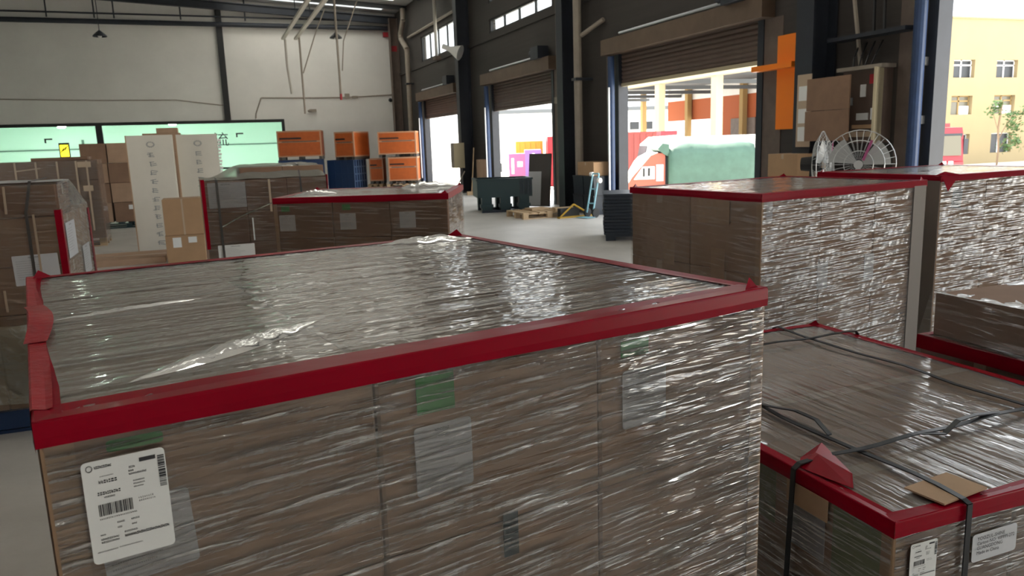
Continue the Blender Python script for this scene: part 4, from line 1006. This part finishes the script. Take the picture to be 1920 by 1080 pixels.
# floor fans
def fan(label, loc, rz, R=.39):
    r_ = thing('floor_fan', label, 'fan', loc, rz)
    g = MB(); cz = 1.26
    for q in (R, R*.7, R*.4): g.torus((0, -.07 if q < R else 0, cz), q, .005, (0, 1, 0), 32, 5)
    g.torus((0, .07, cz), R*.7, .004, (0, 1, 0), 32, 5)
    for k in range(30):
        a = 2*math.pi*k/30; c_, s_ = math.cos(a), math.sin(a)
        g.tube([(.06*c_, -.09, cz+.06*s_), (R*.7*c_, -.07, cz+R*.7*s_), (R*c_, 0, cz+R*s_), (R*.7*c_, .07, cz+R*.7*s_), (.08*c_, .1, cz+.08*s_)], .0025, 4)
    g.build('guard', 'fanwire', r_)
    MB().cyl((0, -.1, cz), (0, -.085, cz), .05, 16).build('badge', 'fanwire', r_)
    MB().cbox((.09, -.096, cz+.16), (.03, .003, .24), ry=.35).build('ribbon', 'pink', r_)
    for k in range(3):
        b = MB(); a0 = k*2.094
        for j in range(6):
            a, a1 = a0+j*.16, a0+(j+1)*.16
            P = [Vector((r*math.cos(t), -.03+.05*(t-a0), cz+r*math.sin(t))) for r, t in ((.05, a), (R*.86, a), (R*.86, a1), (.05, a1))]
            b.quad(P, smooth=True); b.quad([p+Vector((0, .003, 0)) for p in P][::-1], smooth=True)
        b.build('blade', 'fanwire', r_)
    MB().cyl((0, .02, cz), (0, .24, cz), .1, 16, r1=.08).build('motor', 'tyre', r_)
    MB().cyl((0, .12, .03), (0, .12, cz-.08), .025, 10).build('pole', 'tyre', r_)
    MB().cyl((0, .12, 0), (0, .12, .04), .28, 24, r1=.24).build('base', 'tyre', r_)
fan('large round wire guarded floor fan by the nearest loading door, facing the hall', (7.0, 7.02, 0), rad(-48))
fan('wire guarded floor fan seen edge on beside the switchgear', (6.95, 7.55, 0), rad(38))

# ================================================================== OUTSIDE
# canopy shed across the yard
cs = thing('canopy_shed', 'open sided depot shed with cream columns and orange rear wall across the yard', 'building', (23.6, 0, -1.1))
for y in (47.3, 42.6, 38.2, 32.95): MB().box(-.2, .2, y-.22, y+.22, 0, 5.75).build('column', 'cream', cs)
MB().box(-.28, .28, 29.6, 48, 5.62, 6.05).build('fascia_beam', 'cream', cs)
MB().quad([(0, 29.6, 6.0), (13, 40, 6.6), (13, 62, 6.6), (0, 62, 6.0)]).quad([(0, 29.6, 6.1), (0, 62, 6.1), (13, 62, 6.7), (13, 40, 6.7)]).build('roof', 'grey_roof', cs)
for y in range(41, 62, 5): MB().box(0, 13, y-.08, y+.08, 5.85, 6.1).build('roof_beam', 'grey_roof', cs)
for y in (61.5, 54.5, 47.5, 41): MB().box(12.5, 12.9, y-.2, y+.2, 0, 6.5).build('rear_column', 'beige_dark', cs)
MB().box(13, 13.3, 40, 58, 5.6, 6.6).build('rear_wall_top', 'white_wall', cs)
MB().box(13, 13.3, 40, 58, 4.0, 5.6).build('rear_wall_band', 'orange_wall', cs)
MB().box(13, 13.3, 40, 50.5, 0, 4.0).build('rear_wall_base', 'orange_wall', cs)
for y in (47.8, 43.0): MB().box(12.9, 13.0, y-1.4, y+1.4, 0, 3.9).build('doorway', 'brown_steel', cs)
def wheel(parent, x, y, r=.45, w=.25, z=None):
    z = r if z is None else z
    o = MB().cyl((x, y-w/2, z), (x, y+w/2, z), r, 18).build('wheel', 'tyre', parent); MB().cyl((x, y-w/2-.01, z), (x, y-w/2, z), r*.5, 12).build('hub', 'steel', o)
# red container on a trailer
ct = thing('container_trailer', 'red corrugated container on a trailer in the yard', 'container', (16.5, 34.9, -1.1), rad(-21))
cb = MB(); cb.box(0, 5.2, 0, 2.4, 1.05, 3.02); cb.build('container', 'red_box', ct)
for k in range(17): MB().box(.12+k*.3, .27+k*.3, -.035, 0, 1.15, 2.92).build('rib', 'red_box', ct)
MB().box(0, 5.2, .3, 2.1, .8, 1.05).build('chassis', 'dark_steel', ct)
for x in (.9, 2.0, 4.3): wheel(ct, x, .2)
# small truck with green tarpaulin; x forward is image left
gt = thing('small_truck', 'small coral and white truck loaded under a green tarpaulin', 'truck', (15.0, 25.75, -1.1), rad(-20.7))
prof = [(-.45, .35), (-.45, .95), (-.30, 1.15), (.22, 1.95), (.55, 2.12), (1.02, 2.15), (1.02, .35)]
MB().extrude(prof, lambda a, b, k: (a, .15+1.5*k, b)).build('cab', 'coral', gt)
MB().extrude([(-.47, 1.0), (-.31, 1.19), (.22, 1.98), (.56, 2.15), (.75, 2.17), (.45, 2.05), (.1, 1.85), (-.38, 1.05)], lambda a, b, k: (a, .12+1.56*k, b)).build('windscreen', 'white', gt)
MB().extrude([(-.18, 1.18), (.16, 1.66), (.62, 1.66), (.62, 1.18)], lambda a, b, k: (a, .13+.02*k, b)).build('side_window', 'paper_grey', gt)
MB().box(.17, .24, .11, .13, 1.28, 1.6).box(.36, .44, .11, .13, 1.30, 1.6).build('seat', 'tyre', gt)
MB().box(.68, .95, .125, .15, 1.1, 1.72).build('rear_quarter_window', 'paper_grey', gt)
MB().box(1.0, 1.3, .3, 1.5, .5, 2.0).build('cargo_frame', 'dark_steel', gt)
tp = []
nx_ = 16
tm_ = MB(); rr = random.Random(2); G = []
def tz(a): return 2.42+.08*math.sin(a*3.3)+.05*math.sin(a*9)
secs = []
for k in range(nx_+1):
    a = k/nx_; x = 1.12+3.25*a; top_ = tz(a) if k not in (0,) else 2.25
    e = .03*math.sin(k*1.9)
    secs.append([(x, -.05+e, .75), (x, -.08-e, 1.4), (x, -.04+e, 2.05), (x, .14, top_-.06), (x, .9, top_+.05), (x, 1.7, top_-.06), (x, 1.9, 2.0), (x, 1.92, .75)])
for A, B in zip(secs, secs[1:]):
    for k in range(7): tm_.quad([A[k], B[k], B[k+1], A[k+1]], smooth=True)
tm_.quad(secs[0]); tm_.quad(secs[-1][::-1])
tm_.build('tarpaulin', 'tarp', gt, weld=True)
MB().extrude([(.72, 2.3), (.9, 2.5), (1.15, 2.46), (1.15, 2.0), (.95, 2.1)], lambda a, b, k: (a, .05+1.7*k, b)).build('tarpaulin_flap', 'tarp', gt)
MB().box(1.05, 4.35, .1, 1.75, .55, .75).build('load_bed', 'dark_steel', gt)
for x in (.1, 3.4):
    for y in (.25, 1.6): wheel(gt, x, y, .33, .2)
# white lorry behind it
wl = thing('white_lorry', 'white lorry with rounded cab roof behind the green tarpaulin', 'truck', (16.9, 28.6, -1.1), rad(-20.7))
MB().extrude([(0, .5), (0, 1.6), (.18, 2.45), (.55, 2.75), (1.6, 2.8), (1.6, .5)], lambda a, b, k: (a, 2.0*k, b)).build('cab', 'white', wl)
MB().extrude([(-.02, 1.65), (.14, 2.4), (.2, 2.4), (.1, 1.65)], lambda a, b, k: (a, .1+1.8*k, b)).build('windscreen', 'win_dark', wl)
MB().box(1.7, 6.0, 0, 2.1, .9, 2.72).build('cargo_box', 'white', wl)
MB().box(.8, 1.5, .5, 1.5, 2.8, 2.98).build('roof_fairing', 'red_paint', wl)
for x in (.7, 4.6): wheel(wl, x, .2)
# distant yard seen through the second door
dw = thing('far_warehouse', 'distant white warehouse with grey roof edge beyond the yard', 'building', (26, 78, -1.1), rad(-14))
MB().box(0, 22, 0, 14, 0, 5.6).build('walls', 'white', dw)
MB().box(-.3, 22.3, -.3, 14.3, 5.6, 6.0).build('roof', 'grey_roof', dw)
for k in range(9): MB().box(1+2.4*k, 1.12+2.4*k, -.03, 0, 0, 5.6).build('wall_joint', 'paper_grey', dw)
for k in range(3): MB().box(15+1.5*k, 16+1.5*k, -.05, -.01, 3.6, 4.4).build('window', 'win_dark', dw)
fw = thing('far_warehouse', 'very pale low warehouse seen through the end door', 'building', (14, 118, -1.1), rad(-5))
MB().box(0, 40, 0, 10, 0, 5.2).build('walls', 'white', fw); MB().box(-.2, 40.2, -.2, 10, 5.2, 5.5).build('roof', 'white_wall', fw)
pt = thing('box_truck', 'pink and purple printed box truck far in the yard', 'truck', (16.2, 42.7, -1.1), rad(-20.7))
MB().box(0, .95, 0, 1.7, .55, 2.05).build('pink_side', 'pink', pt); MB().box(.95, 1.9, -.02, 1.72, .55, 2.25).build('purple_side', 'purple', pt)
MB().box(.15, .3, -.012, 0, .9, 1.8).box(.5, .8, -.012, 0, 1.3, 1.6).box(1.25, 1.75, -.032, -.02, 1.1, 1.5).cyl((1.45, -.03, 1.85), (1.45, -.021, 1.85), .2, 14).build('printed_marks', 'paper', pt)['kind'] = 'stuff'
MB().box(-.05, 1.95, .1, 1.6, .4, .55).build('chassis', 'dark_steel', pt)
for x in (.4, 1.5): wheel(pt, x, .1, .3, .2)
wv = thing('white_van', 'small white van beside the pink and purple truck', 'van', (14.6, 43.3, -1.1), rad(-20.7))
MB().extrude([(0, .3), (0, .9), (.25, 1.0), (.5, 1.65), (1.5, 1.7), (1.5, .3)], lambda a, b, k: (a, 1.5*k, b)).build('body', 'white', wv)
MB().extrude([(.32, 1.02), (.53, 1.52), (1.3, 1.54), (1.3, 1.02)], lambda a, b, k: (a, -.01+.01*k, b)).build('side_window', 'win_dark', wv)
for x in (.35, 1.2): wheel(wv, x, .1, .26, .18)
oc = thing('shipping_container', 'yellow orange container behind the purple truck', 'container', (18.4, 45.5, -1.1), rad(-20.7))
MB().box(-.6, 1.1, 0, 2.4, 0, 2.75).build('body', 'yellow', oc)
for k in range(5): MB().box(-.5+k*.33, -.35+k*.33, -.03, 0, .1, 2.65).build('rib', 'yellow', oc)
rc = thing('shipping_container', 'bright red container next to the dark column', 'container', (19.0, 43.4, -1.1), rad(-20.7))
MB().box(0, 2.4, 0, 2.4, 0, 2.98).build('body', 'alarm_red', rc)
for k in range(7): MB().box(.1+k*.33, .25+k*.33, -.03, 0, .1, 2.88).build('rib', 'alarm_red', rc)
# beige three storey block
bb = thing('office_block', 'beige three storey block with small windows beyond the near door', 'building', (47.6, 42.0, -1.1))
H_ = 10.3
wx = [(2.6, 4.7), (6.9, 9.1), (11.3, 13.4), (15.6, 17.7)]; wz = [(0.75, 2.2), (3.62, 4.95), (6.22, 7.48)]
cutx = sorted(set([0, 22] + [a for t in wx for a in t])); cutz = sorted(set([0, H_] + [a for t in wz for a in t]))
wm = MB()
for a, b in zip(cutx, cutx[1:]):
    for c_, d_ in zip(cutz, cutz[1:]):
        if any(abs(a-p) < .01 for p, q in wx) and any(abs(c_-p) < .01 for p, q in wz): continue
        wm.box(a, b, 0, .4, c_, d_)
wm.box(0, .4, .4, 14, 0, H_); wm.build('wall', 'beige_wall', bb)
MB().box(-.1, 22, -.1, 14, H_, H_+.12).build('parapet', 'beige_wall', bb)
for zi, (z0, z1) in enumerate(wz):
    for xi, (x0, x1) in enumerate(wx):
        w_ = MB().box(x0, x1, .33, .37, z0, z1).build('window', 'win_pale' if zi == 1 else 'win_dark', bb)
        fm = MB(); fm.box((x0+x1)/2-.06, (x0+x1)/2+.06, .28, .33, z0, z1)
        if zi: fm.box(x0, x1, .28, .33, z1-.42, z1-.32)
        fm.box(x0, x0+.07, .28, .33, z0, z1); fm.box(x1-.07, x1, .28, .33, z0, z1); fm.box(x0, x1, .28, .33, z1-.07, z1)
        fm.build('window_bars', 'paper_grey' if zi != 1 else 'beige_dark', w_)
        if zi == 1: MB().box(x0+1.1, x1-.1, .2, .3, z0, z0+.6).build('air_conditioner', 'white', w_)
MB().box(.15, .75, -.35, -.02, 0, 7.2).build('downpipe', 'white', bb)
MB().box(.1, 1.1, -.9, -.02, 7.2, 9.3).build('roof_unit', 'paper_grey', bb)
MB().box(1.0, 1.6, -.06, -.01, 0, 8.2).build('painted_pilaster', 'beige_dark', bb)
# red lorry cab in the near doorway
rl = thing('red_lorry', 'red lorry cab parked outside the near loading door', 'truck', (30.3, 27.3, -1.1), rad(-30))
MB().extrude([(0, .45), (0, 1.15), (.06, 1.2), (.22, 2.35), (.4, 2.72), (1.9, 2.75), (1.9, .45)], lambda a, b, k: (2.3*k, a, b)).build('cab', 'red_paint', rl)
MB().extrude([(-.02, 1.45), (.0, 1.45), (.18, 2.35), (.15, 2.35)], lambda a, b, k: (.12+2.06*k, a+.02, b)).build('windscreen', 'win_pale', rl)
MB().box(.05, 2.25, .2, .34, 2.3, 2.45).build('sun_visor', 'dark_steel', rl)
MB().box(.5, 1.8, .5, 1.5, 2.75, 2.92).build('roof_light_bar', 'red_paint', rl)
lm = MB()
for k in range(3): lm.box(1.05+k*.3, 1.25+k*.3, -.03, -.005, 1.0, 1.2)
lm.box(.3, .45, -.03, -.005, 1.02, 1.14); lm.build('lettering', 'white', rl)['kind'] = 'stuff'
MB().box(0, 2.3, -.08, 0, .35, .75).build('bumper', 'red_paint', rl)
for x in (.25, 2.05): MB().cyl((x, -.1, .55), (x, -.08, .55), .12, 12).build('headlamp', 'white', rl)
for s in (-.2, 2.3): MB().box(s, s+.18, .1, .2, 1.5, 2.2).build('mirror', 'dark_steel', rl)
for x in (.15, 2.15): MB().cyl((x-.13, 1.0, .5), (x+.13, 1.0, .5), .5, 18).build('wheel', 'tyre', rl)
# young tree before the block
tr = thing('young_tree', 'young thin leaved tree in front of the beige block', 'tree', (49.0, 37.2, -1.1))
MB().tube([(0, 0, 0), (.05, 0, 1.2), (.0, .1, 2.6), (.1, 0, 4.4)], .06, 8).tube([(.0, .05, 1.8), (.7, 0, 2.9), (1.2, 0, 3.3)], .035, 6).tube([(0, .1, 2.4), (-.6, .1, 3.6)], .03, 6).tube([(.05, 0, 1.3), (1.0, .1, 1.9)], .03, 6).build('trunk', 'bark', tr)
lf_ = MB(); rr = random.Random(21)
for (cx, cy, cz, s) in ((-.6, .1, 3.7, .5), (-.3, 0, 4.1, .4), (.9, 0, 2.9, .6), (1.5, 0, 2.6, .5), (1.2, .1, 3.4, .4), (2.0, 0, 3.5, .45), (1.2, 0, 1.9, .6), (.6, 0, 1.3, .5), (1.8, .1, 1.6, .5)):
    for k in range(60):
        p = Vector((cx+rr.gauss(0, s*.5), cy+rr.gauss(0, s*.4), cz+rr.gauss(0, s*.4)))
        a = Vector((rr.uniform(-1, 1), rr.uniform(-1, 1), rr.uniform(-1, 1))).normalized()*.14; b = a.orthogonal().normalized()*.07
        lf_.quad([p-a, p+b, p+a, p-b])
o = lf_.build('foliage', 'leaf', tr); o['kind'] = 'stuff'
